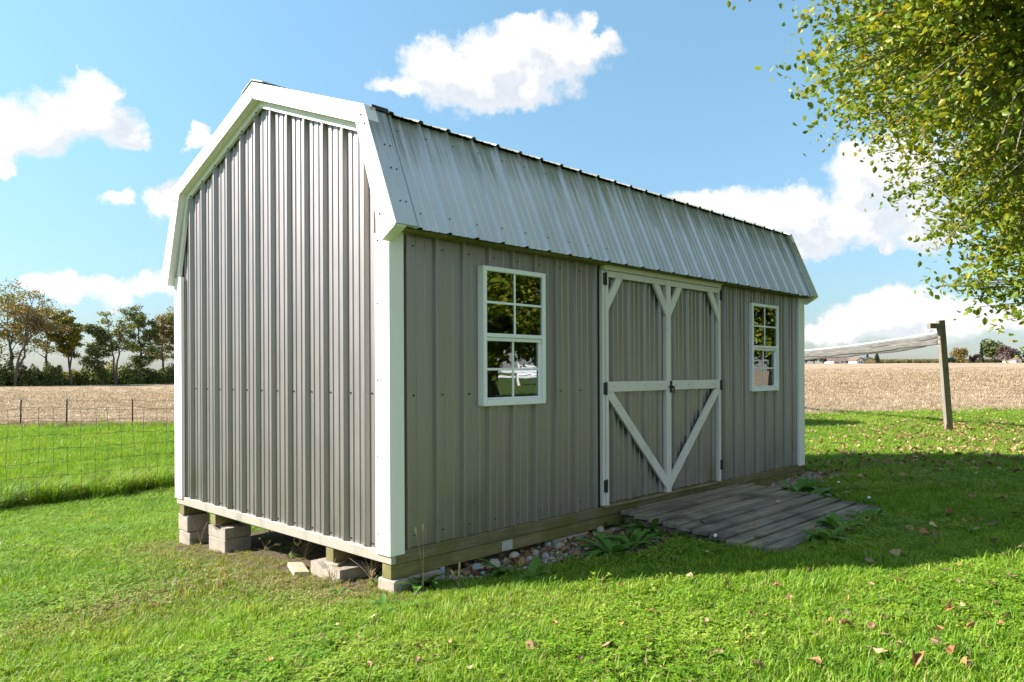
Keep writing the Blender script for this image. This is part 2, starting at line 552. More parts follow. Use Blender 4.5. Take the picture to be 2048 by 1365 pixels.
def glass_mat():
    m = bpy.data.materials.new('window_glass'); m.use_nodes = True
    t = m.node_tree; t.nodes.clear()
    tr = t.nodes.new('ShaderNodeBsdfTransparent'); tr.inputs[0].default_value = (0.72, 0.74, 0.74, 1)
    gl = t.nodes.new('ShaderNodeBsdfGlossy'); gl.inputs['Roughness'].default_value = 0.01
    gl.inputs[0].default_value = (0.95, 0.97, 1, 1)
    fr = t.nodes.new('ShaderNodeFresnel'); fr.inputs['IOR'].default_value = 3.0
    n = tnoise(t, coords(t, 'World'), 4, 2)
    bp = t.nodes.new('ShaderNodeBump'); bp.inputs['Strength'].default_value = 0.02; bp.inputs['Distance'].default_value = 0.02
    t.links.new(n, bp.inputs['Height']); t.links.new(bp.outputs[0], gl.inputs['Normal'])
    mx_ = t.nodes.new('ShaderNodeMixShader')
    t.links.new(fr.outputs[0], mx_.inputs[0]); t.links.new(tr.outputs[0], mx_.inputs[1]); t.links.new(gl.outputs[0], mx_.inputs[2])
    out = t.nodes.new('ShaderNodeOutputMaterial'); t.links.new(mx_.outputs[0], out.inputs[0])
    return m
M_GLASS = glass_mat()

def leaf_mat(name, stops, trans=0.35, rough=0.5, island=True, attr=None, spec=0.3, patch=None):
    """foliage: colour varies from leaf to leaf; part of the light passes through"""
    m, t, p = new_mat(name)
    if attr:
        a = t.nodes.new('ShaderNodeAttribute'); a.attribute_type = 'INSTANCER'; a.attribute_name = attr
        fac = a.outputs['Fac']
    else:
        fac = t.nodes.new('ShaderNodeNewGeometry').outputs['Random Per Island']
    if patch:
        pn = tnoise(t, coords(t, 'World'), patch[0], 4)
        fac = math_node(t, 'MULTIPLY_ADD', pn, patch[1], math_node(t, 'MULTIPLY_ADD', fac, 1 - patch[1] * 0.5, -patch[1] * 0.25), clamp=True)
    c = ramp(t, fac, stops)
    t.links.new(c, p.inputs['Base Color'])
    p.inputs['Roughness'].default_value = rough
    p.inputs['Specular IOR Level'].default_value = spec
    tl = t.nodes.new('ShaderNodeBsdfTranslucent')
    c2 = mixc(t, 1.0, c, (1.25, 1.15, 0.6), 'MULTIPLY')
    t.links.new(c2, tl.inputs[0])
    mx_ = t.nodes.new('ShaderNodeMixShader'); mx_.inputs[0].default_value = trans
    t.links.new(p.outputs[0], mx_.inputs[1]); t.links.new(tl.outputs[0], mx_.inputs[2])
    out = t.nodes['Material Output']
    t.links.new(mx_.outputs[0], out.inputs[0])
    return m

def grass_mat(name, dry=False):
    """blades: hue by patch of lawn (world position), by tuft and by blade; 'dry' is the tuft's share of dead grass"""
    m, t, p = new_mat(name)
    w = coords(t, 'World')
    pn = tnoise(t, w, 0.55, 5, 0.6)
    fn = tnoise(t, w, 6.0, 4, 0.6)
    a = t.nodes.new('ShaderNodeAttribute'); a.attribute_type = 'INSTANCER'; a.attribute_name = 'tint'
    d = t.nodes.new('ShaderNodeAttribute'); d.attribute_type = 'INSTANCER'; d.attribute_name = 'dry'
    isl = t.nodes.new('ShaderNodeNewGeometry').outputs['Random Per Island']
    f = math_node(t, 'MULTIPLY_ADD', pn, 0.9, math_node(t, 'MULTIPLY_ADD', a.outputs['Fac'], 0.45, -0.42))
    f = math_node(t, 'MULTIPLY_ADD', fn, 0.25, f)
    f = math_node(t, 'MULTIPLY_ADD', isl, 0.25, f, clamp=True)
    c = ramp(t, f, [(0.0, (0.07, 0.175, 0.014)), (0.35, (0.145, 0.30, 0.018)), (0.65, (0.25, 0.375, 0.028)), (1.0, (0.43, 0.45, 0.11))])
    dr_ = ramp(t, isl, [(0.0, (0.14, 0.085, 0.035)), (0.5, (0.34, 0.25, 0.11)), (1.0, (0.42, 0.34, 0.19))])
    dd = math_node(t, 'GREATER_THAN', d.outputs['Fac'], math_node(t, 'FRACT', math_node(t, 'MULTIPLY', isl, 7.31)))
    c = mixc(t, dd, c, dr_)
    t.links.new(c, p.inputs['Base Color'])
    p.inputs['Roughness'].default_value = 0.5
    p.inputs['Specular IOR Level'].default_value = 0.22
    tl = t.nodes.new('ShaderNodeBsdfTranslucent')
    t.links.new(mixc(t, 1.0, c, (1.3, 1.25, 0.6), 'MULTIPLY'), tl.inputs[0])
    mx_ = t.nodes.new('ShaderNodeMixShader'); mx_.inputs[0].default_value = 0.35
    t.links.new(p.outputs[0], mx_.inputs[1]); t.links.new(tl.outputs[0], mx_.inputs[2])
    t.links.new(mx_.outputs[0], t.nodes['Material Output'].inputs[0])
    return m
M_GRASS = grass_mat('lawn_grass')

def ground_mat():
    m, t, p = new_mat('lawn_ground')
    w = coords(t, 'World')
    n1 = tnoise(t, w, 0.55, 5); n2 = tnoise(t, w, 30, 6, 0.7)
    f = math_node(t, 'MULTIPLY_ADD', n1, 0.6, math_node(t, 'MULTIPLY', n2, 0.5))
    c = ramp(t, f, [(0.3, (0.035, 0.06, 0.014)), (0.55, (0.075, 0.12, 0.022)), (0.8, (0.14, 0.16, 0.05))])
    # bare soil round and under the shed
    geo = t.nodes.new('ShaderNodeNewGeometry')
    sp = t.nodes.new('ShaderNodeSeparateXYZ'); t.links.new(geo.outputs['Position'], sp.inputs[0])
    ddx = math_node(t, 'MAXIMUM', math_node(t, 'SUBTRACT', math_node(t, 'ABSOLUTE', math_node(t, 'SUBTRACT', sp.outputs[0], 2.9)), 2.9), 0.0)
    ddy = math_node(t, 'MAXIMUM', math_node(t, 'SUBTRACT', math_node(t, 'ABSOLUTE', math_node(t, 'SUBTRACT', sp.outputs[1], 1.4)), 1.5), 0.0)
    dist = math_node(t, 'ADD', ddx, ddy)
    dist = math_node(t, 'MULTIPLY_ADD', tnoise(t, w, 3.5, 5), 0.5, dist)
    soil = map_range(t, dist, 0.22, 0.45, 1.0, 0.0)
    sc = ramp(t, n2, [(0.3, (0.06, 0.042, 0.028)), (0.7, (0.15, 0.11, 0.075))])
    c = mixc(t, soil, c, sc)
    t.links.new(c, p.inputs['Base Color'])
    p.inputs['Roughness'].default_value = 0.95
    p.inputs['Specular IOR Level'].default_value = 0.1
    bump(t, p, n2, 0.7, 0.02)
    return m
M_GROUND = ground_mat()

def field_mat():
    m, t, p = new_mat('harvested_field')
    w = coords(t, 'World')
    n1 = tnoise(t, w, 0.05, 4); n2 = tnoise(t, w, 5.0, 8, 0.75)
    rowv = coords(t, 'World', (0.03, 0.55, 1))
    n3 = tnoise(t, rowv, 1.0, 4)
    f = math_node(t, 'MULTIPLY_ADD', n2, 0.75, math_node(t, 'MULTIPLY_ADD', n1, 0.35, math_node(t, 'MULTIPLY_ADD', n3, 0.45, -0.25)))
    c = ramp(t, f, [(0.28, (0.17, 0.115, 0.075)), (0.5, (0.34, 0.245, 0.16)), (0.75, (0.47, 0.36, 0.245))])
    t.links.new(c, p.inputs['Base Color'])
    p.inputs['Roughness'].default_value = 0.95
    p.inputs['Specular IOR Level'].default_value = 0.1
    bump(t, p, n2, 0.8, 0.12)
    return m
M_FIELD = field_mat()
M_GRAVELBED = simple('gravel_bed_soil', (0.12, 0.09, 0.07), (0.32, 0.275, 0.25), 60, 0.95, 0.6, spec=0.1)
M_GRAVEL = leaf_mat('gravel_stone', [(0.0, (0.20, 0.145, 0.11)), (0.5, (0.37, 0.295, 0.245)), (1.0, (0.58, 0.50, 0.44))], trans=0.0, rough=0.9, attr='tint')
M_STONE = simple('river_stone', (0.30, 0.25, 0.18), (0.48, 0.43, 0.35), 14, 0.8, 0.3)
M_STONE2 = simple('grey_stone', (0.30, 0.30, 0.30), (0.46, 0.45, 0.43), 14, 0.8, 0.3)
M_BARK = simple('tree_bark', (0.055, 0.045, 0.035), (0.15, 0.125, 0.10), 3, 0.9, 0.6, (6, 6, 1), bscale=5)
M_BARKL = simple('grey_limb_bark', (0.10, 0.085, 0.065), (0.22, 0.19, 0.15), 5, 0.9, 0.5, (5, 5, 5))

# ------------------------------------------------------------------ terrain
angs = np.radians(np.arange(0, 360, 2.0))
rads = np.concatenate([[0.0], np.geomspace(0.7, 2600, 120)])
V, F = [], []
A, RR = np.meshgrid(angs, rads[1:], indexing='ij')
gx = CAM[0] + RR * (np.cos(A) * FW[0] + np.sin(A) * RT[0])
gy = CAM[1] + RR * (np.cos(A) * FW[1] + np.sin(A) * RT[1])
def terrain_z(x, y):
    return gz(x, y)
V = np.stack([gx, gy, terrain_z(gx, gy)], -1).reshape(-1, 3)
nA, nR = A.shape
F = [(i * nR + j, i * nR + j + 1, ((i + 1) % nA) * nR + j + 1, ((i + 1) % nA) * nR + j) for i in range(nA) for j in range(nR - 1)]
V = np.concatenate([V, [[CAM[0], CAM[1], float(gz(CAM[0], CAM[1]))]]])
Fq = np.array(F)
lawn = np_mesh('ground', V, Fq, M_GROUND, smooth=True)
tag(lawn, kind='structure')
cap = MB(); cap.add([tuple(V[-1])] + [tuple(V[i * nR]) for i in range(nA)], [(0, 1 + (i + 1) % nA, 1 + i) for i in range(nA)])
# close the small hole under the camera inside the same sheet
me = lawn.data
import bmesh
bm = bmesh.new(); bm.from_mesh(me); bm.verts.ensure_lookup_table()
for i in range(nA):
    bm.faces.new((bm.verts[len(V) - 1], bm.verts[((i + 1) % nA) * nR], bm.verts[i * nR]))
bmesh.ops.recalc_face_normals(bm, faces=bm.faces)
for f in bm.faces: f.smooth = True
bm.to_mesh(me); bm.free()

def field_edge(a):
    """distance from the camera at which the harvested field begins, by bearing"""
    pts = [(-1.3, 40), (-0.75, 33.5), (-0.60, 32.2), (-0.43, 30.0), (-0.2, 27), (0.2, 23.0), (0.38, 22.6), (0.6, 27.0), (0.9, 33), (1.3, 48)]
    return np.interp(a, [p[0] for p in pts], [p[1] for p in pts])
fa = np.radians(np.arange(-74, 74.1, 1.0))
FV = []
nj = 90
for a in fa:
    r0 = field_edge(a) + 0.35 * math.sin(a * 90) + 0.2 * math.sin(a * 47)
    rs = np.geomspace(r0, 2600, nj)
    x = CAM[0] + rs * (math.cos(a) * FW[0] + math.sin(a) * RT[0])
    y = CAM[1] + rs * (math.cos(a) * FW[1] + math.sin(a) * RT[1])
    z = gz(x, y) + 0.035
    z[0] -= 0.06
    FV.append(np.stack([x, y, z], -1))
FV = np.array(FV).reshape(-1, 3)
FF = [(i * nj + j, i * nj + j + 1, (i + 1) * nj + j + 1, (i + 1) * nj + j) for i in range(len(fa) - 1) for j in range(nj - 1)]
tag(np_mesh('harvested_field', FV, np.array(FF)[:, ::-1], M_FIELD, smooth=True), kind='structure')

# ------------------------------------------------------------------ shed
W, L = 3.05, 5.79
shed = empty('storage_shed', (0, 0, 0))
tag(shed, 'taupe ribbed metal barn shed with white gambrel roof and white trim', 'shed')
OV = 0.05                                   # roof overhang at the gables
EV = 0.108                                  # at the eaves
ZE, YB, ZB, ZP = 1.882, 0.186, 2.593, 3.085
WF = 0.038                                  # flat of the siding behind the trim's corner
RIB, PITCH = 0.027, 0.2262

def rib_profile(u0, u1, phase):
    """breakpoints (u, height) of ribbed sheet between u0 and u1; a major rib every pitch, two small ones between"""
    pts = []
    k = math.floor((u0 - phase) / PITCH) - 1
    while phase + k * PITCH < u1 + PITCH:
        c = phase + k * PITCH
        pts += [(c - 0.022, 0), (c - 0.012, RIB - 0.003), (c - 0.009, RIB), (c + 0.009, RIB), (c + 0.012, RIB - 0.003), (c + 0.022, 0)]
        for q in (0.36, 0.66):
            cc = c + PITCH * q
            pts += [(cc - 0.010, 0), (cc - 0.005, 0.0062), (cc + 0.005, 0.0062), (cc + 0.010, 0)]
        k += 1
    us = [p[0] for p in pts]; hs = [p[1] for p in pts]
    out = [(u0, float(np.interp(u0, us, hs)))] + [p for p in pts if u0 + 1e-4 < p[0] < u1 - 1e-4] + [(u1, float(np.interp(u1, us, hs)))]
    return out, (us, hs)

def ribbed(name, u0, u1, phase, spans, pt, mat, parent, extra=()):
    """ribbed sheet; spans(u) -> list of (lo, hi); pt(u, v, h) -> point"""
    prof, (us, hs) = rib_profile(u0, u1, phase)
    brk = dict((round(u, 5), h) for u, h in prof)
    for e in extra:
        if u0 < e < u1:
            brk[round(e, 5)] = float(np.interp(e, us, hs))
    uu = sorted(brk)
    m = MB()
    for a, b in zip(uu[:-1], uu[1:]):
        if b - a < 1e-5: continue
        sa, sb = spans(a + 1e-6), spans(b - 1e-6)
        for (la, ha), (lb, hb) in zip(sa, sb):
            m.add([pt(a, la, brk[a]), pt(b, lb, brk[b]), pt(b, hb, brk[b]), pt(a, ha, brk[a])], [(0, 1, 2, 3)])
    return m.build(name, mat, parent)

def roof_z(y):
    y = np.asarray(y, float)
    yy = np.minimum(y, W - y)
    return np.minimum(ZE + (yy + EV) * (ZB - ZE) / (YB + EV), ZB + (yy - YB) * (ZP - ZB) / (W / 2 - YB))

WIN = [(0.737, 1.343, 0.822, 1.735), (4.48, 5.085, 0.838, 1.735)]
DOOR = (2.04, 3.83, 0.012, 1.835)
# long front wall, in panels one metre wide or so
edges = [0.06 + PITCH * 4 * k for k in range(8)]
edges = [e for e in edges if e < L - 0.3] + [L - 0.05]
def front_spans(x):
    for (a, b, c, d) in WIN:
        if a + 0.02 < x < b - 0.02:
            return [(0.0, c + 0.02), (d - 0.02, 2.12)]
    if DOOR[0] < x < DOOR[1]:
        return [(DOOR[3], 2.12)]
    return [(0.0, 2.12)]
ex = []
for (a, b, c, d) in WIN: ex += [a + 0.02, b - 0.02]
ex += [DOOR[0], DOOR[1]]
for a, b in zip(edges[:-1], edges[1:]):
    # split where an opening begins so that each strip has one set of spans
    ribbed('siding_panel', a, b, 0.150, front_spans, lambda u, v, h: (u, WF - h, v), M_SIDING, shed, ex)
# rear wall
for a, b in zip(edges[:-1], edges[1:]):
    ribbed('siding_panel', a, b, 0.150, lambda x: [(0.0, 2.12)], lambda u, v, h: (u, W - WF + h, v), M_SIDING, shed)
# gables
gedges = [0.05 + 0.016 + PITCH * 4 * k for k in range(4)]
gedges = [0.05] + [e + 0.10 for e in (PITCH * 3.5, PITCH * 7.5, PITCH * 11.5)] + [W - 0.05]
for side, (xx, sg) in enumerate(((WF, -1), (L - WF, 1))):
    for a, b in zip(gedges[:-1], gedges[1:]):
        ribbed('siding_panel', a, b, 0.272, lambda y: [(0.0, float(roof_z(y)) - 0.03)], lambda u, v, h: (xx + sg * h, u, v), M_SIDING, shed, (YB, W / 2, W - YB))

# roof panels: four slopes
def slope(y0, z0, y1, z1, lift=0.0):
    d = Vector((0, y1 - y0, z1 - z0)); ln = d.length; d.normalize()
    n = Vector((0, -d.z, d.y))
    if n.z < 0: n = -n
    return lambda u, s, h: tuple(Vector((u, y0, z0)) + d * s + n * (h + lift)), ln
redges = [-OV + 0.03 + k * PITCH * 4 for k in range(8)]
redges = [e for e in redges if e < L - 0.2] + [L + OV - 0.01]
for mir in (False, True):
    fy = (lambda y: W - y) if mir else (lambda y: y)
    lo, ln = slope(fy(-EV), ZE, fy(YB), ZB)
    up, ln2 = slope(fy(YB - 0.03), ZB - 0.011, fy(W / 2), ZP, 0.018)
    for a, b in zip(redges[:-1], redges[1:]):
        ribbed('roof_panel', a, b, 0.135, lambda u: [(-0.012, ln)], lambda u, s_, h: lo(u, s_, h * 0.7), M_ROOF, shed)
        ribbed('roof_panel', a, b, 0.135, lambda u: [(0.0, ln2)], lambda u, s_, h: up(u, s_, h * 0.55), M_ROOF, shed)
    # flat edge flashing over the first ribs at both ends
    for xa, xb in ((-OV - 0.004, 0.10), (L - 0.10, L + OV + 0.004)):
        m = MB()
        ps = [(0.0, 0.0), (ln + 0.004, 0.0)]
        vs = [lo(xa, -0.014, 0.028), lo(xb, -0.014, 0.028), lo(xb, ln - 0.01, 0.028), lo(xa, ln - 0.01, 0.028),
              lo(xa, -0.014, 0.006), lo(xb, -0.014, 0.006), lo(xb, ln - 0.01, 0.006), lo(xa, ln - 0.01, 0.006)]
        m.add(vs, [(0, 1, 2, 3), (4, 7, 6, 5), (0, 4, 5, 1), (1, 5, 6, 2), (2, 6, 7, 3), (3, 7, 4, 0)])
        m.build('edge_flashing', M_ROOF, shed)
    # dark foam closure under the upper sheets at the near end
    m = MB()
    m.box(0.0, 0.12, *(sorted((fy(YB - 0.025), fy(YB + 0.03)))), ZB + 0.012, ZB + 0.036)
    m.build('foam_closure', M_BLACK, shed)
m = MB()
for xa, xb in ((-OV - 0.012, L + OV + 0.012),):
    m.prism([(-0.16, -0.058), (0.0, 0.0), (0.16, -0.058), (0.16, -0.066), (0.0, -0.01), (-0.16, -0.066)], lambda p, t_: (t_, W / 2 + p[0], ZP + 0.052 + p[1]), xa, xb)
m.build('ridge_cap', M_ROOF, shed)

# rake trim: fascia bands along the gable edges with a soffit return and an inner strip
def offset_poly(pts, d):
    out = []
    for i, p in enumerate(pts):
        p = np.array(p)
        ns = []
        for a, b in ((i - 1, i), (i, i + 1)):
            if a < 0 or b >= len(pts): continue
            t_ = np.array(pts[b]) - np.array(pts[a]); t_ = t_ / np.linalg.norm(t_)
            ns.append(np.array([t_[1], -t_[0]]))
        n = sum(ns); n = n / np.linalg.norm(n)
        out.append(p + n * d / max(0.3, float(np.dot(n, ns[0]))))
    return out
outl = [(-EV, ZE), (YB, ZB), (W / 2, ZP), (W - YB, ZB), (W + EV, ZE)]
outer = offset_poly(outl, -0.030)
inner = offset_poly(outl, 0.080)
strip0 = offset_poly(outl, 0.082)
strip1 = offset_poly(outl, 0.128)
outer[0] = np.array([-EV - 0.022, ZE - 0.014]); outer[-1] = np.array([W + EV + 0.022, ZE - 0.014])
inner[0] = np.array([-0.006, ZE - 0.085]); inner[-1] = np.array([W + 0.006, ZE - 0.085])
strip0[0] = np.array([0.04, ZE - 0.05]); strip0[-1] = np.array([W - 0.04, ZE - 0.05])
strip1[0] = np.array([0.10, ZE - 0.02]); strip1[-1] = np.array([W - 0.10, ZE - 0.02])
for (xo, xi, xs) in ((-OV - 0.006, 0.024, 0.002), (L + OV + 0.006, L - 0.024, L - 0.002)):
    for i in range(4):
        m = MB()
        m.prism([outer[i], outer[i + 1], inner[i + 1], inner[i]], lambda p, t_: (t_, p[0], p[1]), xo, xi)
        m.build('rake_trim', M_TRIM, shed)
        m = MB()
        m.prism([strip0[i], strip0[i + 1], strip1[i + 1], strip1[i]], lambda p, t_: (t_, p[0], p[1]), xs, xi)
        m.build('gable_strip', M_TRIM, shed)
# eave boards
for y0, y1 in ((-0.070, 0.02), (W - 0.02, W + 0.070)):
    m = MB(); m.box(0.03, L - 0.03, y0, y1, ZE - 0.018, ZE - 0.004)
    m.build('eave_board', M_RIM, shed)

# corner trims (angle section)
TH = 0.004
for cx_, sx_ in ((0.0, 1), (L, -1)):
    for cy_, sy_ in ((0.0, 1), (W, -1)):
        wl = 0.105 if sx_ > 0 else 0.155
        poly = [(0, 0), (wl, 0), (wl, 0.028), (wl - TH, 0.028), (wl - TH, TH), (TH, TH), (TH, 0.14 - TH), (0.028, 0.14 - TH), (0.028, 0.14), (0, 0.14)]
        m = MB()
        fnc = lambda p, t_: (cx_ + sx_ * p[0], cy_ + sy_ * p[1], t_)
        m.prism(poly, fnc, -0.018, ZE - 0.02)
        m.build('corner_trim', M_TRIM, shed)

# screws: dark heads on siding and roof
m = MB()
def head(c, r=0.0075):
    m.blob(c, (r, r, r), 1, 0, 0)
k = 0
while 0.150 + 0.105 + k * PITCH < L - 0.2:
    x = 0.150 + 0.055 + k * PITCH
    inwin = any(a - 0.05 < x < b + 0.05 for a, b, c, d in WIN)
    indoor = DOOR[0] - 0.05 < x < DOOR[1] + 0.05
    if not indoor and not inwin: head((x, WF - 0.003, 0.905))
    if not indoor: head((x, WF - 0.003, 0.07), 0.006)
    head((x, WF - 0.003, 1.80), 0.006)
    k += 1
for k in range(12):
    y = 0.272 + k * PITCH - 0.05
    for z in (0.02, 0.92):
        head((WF - 0.003, y, z), 0.007)
    zz = float(roof_z(y)) - 0.14
    head((0.001, y, zz), 0.007)
m.build('screws', M_SCREW, shed)['kind'] = 'stuff'
lo, ln = slope(-EV, ZE, YB, ZB)
m = MB(); k = 0
rnd = random.Random(4)
while 0.135 + k * PITCH < L:
    x = 0.135 + k * PITCH
    for s_ in (0.10, ln - 0.09):
        m.blob(lo(x + 0.04, s_ + rnd.uniform(-.006, .006), 0.002), (0.0055, 0.0055, 0.0055), 1, 0, 0)
    k += 1
for x in (0.02, 0.06):
    for s_ in (0.14, 0.36, 0.52): m.blob(lo(x, s_, 0.030), (0.006,) * 3, 1, 0, 0)
for (y, z) in ((0.01, 1.95), (0.155, 2.50), (0.19, 2.56), (0.03, 1.80), (W - 0.16, 2.5), (W / 2, 3.0)):
    m.blob((-OV - 0.008, y, z), (0.007,) * 3, 1, 0, 0)
for z in (0.10, 0.55, 1.0, 1.45):
    m.blob((-0.001, 0.115, z), (0.006,) * 3, 1, 0, 0)
m.build('screws', M_SCREW, shed)['kind'] = 'stuff'

# floor, rim boards, skids
m = MB(); m.box(0.05, L - 0.05, 0.05, W - 0.05, -0.068, -0.002); m.build('floor', M_PLY, shed)
m = MB(); m.box(0.012, 0.048, 0.004, W - 0.004, -0.070, -0.0025, 0.004); m.build('rim_board', M_RIMW, shed)
m = MB(); m.box(L - 0.048, L - 0.012, 0.004, W - 0.004, -0.070, -0.0025, 0.004); m.build('rim_board', M_RIM, shed)
for y0, y1 in ((0.008, 0.046), (W - 0.046, W - 0.008)):
    m = MB(); m.box(0.049, L - 0.049, y0, y1, -0.074, -0.0025, 0.004); m.build('rim_board', M_RIM, shed)
for i, y in enumerate((0.065, 0.67, 2.36, 2.96)):
    m = MB(); m.box(0.022, L - 0.03, y - 0.045, y + 0.045, -0.160, -0.0745, 0.004)
    sk = m.build('skid', M_SKID, shed)
    if i == 0:
        m = MB(); m.box(0.93, 1.03, y - 0.049, y - 0.0455, -0.150, -0.085)
        m.build('metal_tag', simple('tag_metal', (0.42, 0.39, 0.33), (0.58, 0.55, 0.48), 40, 0.5), sk)

# windows
def window(x0, x1, z0, z1):
    f = MB()
    t_ = 0.032
    yo, yi = -0.019, 0.055
    f.box(x0, x0 + t_, yo, yi, z0, z1, 0.004); f.box(x1 - t_, x1, yo, yi, z0, z1, 0.004)
    f.box(x0 + t_, x1 - t_, yo, yi, z1 - t_, z1, 0.004)
    win = f.build('window', M_VINYL, shed)
    s_ = MB(); s_.box(x0 + t_, x1 - t_, yo - 0.003, yi, z0, z0 + 0.042, 0.004); s_.box(x0 + t_, x1 - t_, yo + 0.014, yi, z0 + 0.0425, z0 + 0.055, 0.003)
    s_.build('sill', M_VINYL, win)
    zm = z0 + (z1 - z0) * 0.50
    mr = MB(); mr.box(x0 + t_, x1 - t_, yo + 0.006, yi - 0.01, zm - 0.006, zm + 0.020, 0.003); mr.box(x0 + t_ - 0.001, x1 - t_ + 0.001, yo + 0.016, yi - 0.01, zm - 0.030, zm - 0.0065, 0.003)
    mr.build('meeting_rail', M_VINYL, win)
    for (a, b, yy, side) in ((zm + 0.020, z1 - t_, yo + 0.018, 0.004), (z0 + 0.055, zm - 0.030, yo + 0.036, 0.020)):
        xa, xb = x0 + t_ + side, x1 - t_ - side
        if side > 0.01:
            for (s0, s1) in ((x0 + t_, xa), (xb, x1 - t_)):
                sm = MB(); sm.box(s0, s1, yy - 0.010, yy + 0.014, a, b, 0.002); sm.build('sash', M_VINYL, win)
        xm, zc = (xa + xb) / 2, (a + b) / 2
        w_ = 0.008
        mu = MB(); mu.box(xm - w_, xm + w_, yy - 0.007, yy + 0.007, a, b, 0.002); mu.build('muntin', M_VINYL, win)
        mu = MB(); mu.box(xa, xb, yy - 0.008, yy + 0.008, zc - w_, zc + w_, 0.002); mu.build('muntin', M_VINYL, win)
        for (pa, pb) in ((xa, xm - w_), (xm + w_, xb)):
            for (qa, qb) in ((a, zc - w_), (zc + w_, b)):
                g_ = MB(); g_.box(pa - 0.001, pb + 0.001, yy - 0.002, yy + 0.002, qa - 0.001, qb + 0.001)
                g_.build('pane', M_GLASS, win)
    return win
for wdef in WIN: window(*wdef)

# double door
dx0, dx1, dz0, dz1 = DOOR
xm = (dx0 + dx1) / 2 - 0.005
m = MB(); m.box(dx0 - 0.02, dx1 + 0.02, -0.018, 0.02, dz1 - 0.004, dz1 + 0.032, 0.003); m.box(dx0 - 0.02, dx1 + 0.02, -0.034, -0.0185, dz1 + 0.022, dz1 + 0.034, 0.002)
m.build('door_header', M_DOORTRIM, shed)
m = MB(); m.box(dx0 - 0.035, dx0 - 0.004, -0.012, 0.02, dz0, dz1 - 0.006, 0.003); m.build('door_jamb', M_DOORTRIM, shed)
m = MB(); m.box(dx1 + 0.004, dx1 + 0.022, -0.008, 0.02, dz0, dz1 - 0.006, 0.003); m.build('door_jamb', M_DOORTRIM, shed)
m = MB(); m.box(dx0 - 0.02, dx1 + 0.02, -0.03, 0.03, -0.0015, 0.011, 0.002); m.build('threshold', M_RIM, shed)
def bar2d(mb, a, b, w_, y0, y1, xclip):
    """board from a to b in the door plane, ends cut square to the door's edge"""
    a, b = np.array(a, float), np.array(b, float)
    d = (b - a) / np.linalg.norm(b - a)
    n = np.array([-d[1], d[0]])
    # vertical end cuts
    def cut(p, x):
        return [p + d * ((x - p[0]) / d[0]) for p in (p + n * w_ / 2, p - n * w_ / 2)]
    A_, B_ = cut(a, a[0]), cut(b, b[0])
    poly = [A_[0], B_[0], B_[1], A_[1]]
    mb.prism(poly, lambda p, t_: (p[0], t_, p[1]), y0, y1)
def door(xa, xb, hinge_left):
    body = ribbed('door', xa + 0.004, xb - 0.004, 0.150, lambda u: [(dz0 + 0.004, dz1 - 0.008)], lambda u, v, h: (u, WF - 0.006 - h * 0.8, v), M_SIDING, shed)
    back = MB(); back.box(xa + 0.01, xb - 0.01, 0.042, 0.058, dz0 + 0.01, dz1 - 0.01); back.build('backing', M_PLY, body)
    yo, yi = -0.020, 0.004
    for (a, b) in ((xa, xa + 0.034), (xb - 0.034, xb)):
        m = MB(); m.box(a, b, yo, yi + 0.02, dz0, dz1 - 0.008, 0.003); m.build('stile', M_DOORTRIM, body)
    m = MB(); m.box(xa + 0.0345, xb - 0.0345, yo + 0.002, yi, dz1 - 0.058, dz1 - 0.009, 0.003); m.build('top_rail', M_DOORTRIM, body)
    m = MB(); m.box(xa + 0.0345, xb - 0.0345, yo + 0.002, yi, 0.885, 0.967, 0.003); m.build('middle_rail', M_DOORTRIM, body)
    zt = dz1 - 0.058
    for s_, x_ in ((1, xa + 0.0345), (-1, xb - 0.0345)):
        # upper corner braces
        br = MB()
        wv = 0.125
        br.prism([(x_, zt - 0.26), (x_ + s_ * 0.19, zt - 0.0005), (x_ + s_ * 0.19 - s_ * 0.085, zt - 0.0005), (x_, zt - 0.26 + 0.118)], lambda p, t_: (p[0], t_, p[1]), yo + 0.004, yi)
        br.build('corner_brace', M_DOORTRIM, body)
    if hinge_left: top, bot = xa + 0.0345, xb - 0.0345
    else: top, bot = xb - 0.0345, xa + 0.0345
    sg = 1 if hinge_left else -1
    br = MB()
    br.prism([(top, 0.8845), (top + sg * 0.062, 0.8845), (bot, dz0 + 0.142), (bot, dz0 + 0.034), (top, 0.8845 - 0.048)], lambda p, t_: (p[0], t_, p[1]), yo + 0.004, yi)
    br.build('diagonal_brace', M_DOORTRIM, body)
    # screws of the boards
    sc = MB()
    for q in (0.12, 0.35, 0.6, 0.85):
        sc.blob((xa + (xb - xa) * q, yo + 0.001, 0.927), (0.005, 0.003, 0.005), 1, 0, 0)
        x_ = top + (bot - top) * q; sc.blob((x_ + sg * 0.015, yo + 0.003, 0.87 + (0.09 - 0.87) * q), (0.005, 0.003, 0.005), 1, 0, 0)
    sc.build('screws', M_SCREW, body)['kind'] = 'stuff'
    hx = xa - 0.004 if hinge_left else xb + 0.004
    for z in (dz1 - 0.115, 0.875, 0.125):
        h_ = MB(); h_.box(hx - 0.024, hx + 0.010, -0.024, -0.0125, z - 0.005, z + 0.085, 0.003); h_.tube([(hx, -0.027, z - 0.01), (hx, -0.027, z + 0.09)], 0.007, 8)
        h_.build('hinge', M_BLACK, body)
    return body
dl = door(dx0, xm, True)
drr = door(xm + 0.002, dx1, False)
m = MB(); m.box(xm + 0.012, xm + 0.026, -0.038, -0.0205, 0.865, 0.965, 0.003); m.tube([(xm - 0.01, -0.034, 0.915), (xm + 0.05, -0.036, 0.912)], 0.010, 8); m.tube([(xm + 0.019, -0.044, 0.90), (xm + 0.019, -0.06, 0.90), (xm + 0.019, -0.06, 0.86)], 0.006, 6)
m.build('latch', M_BLACK, drr)

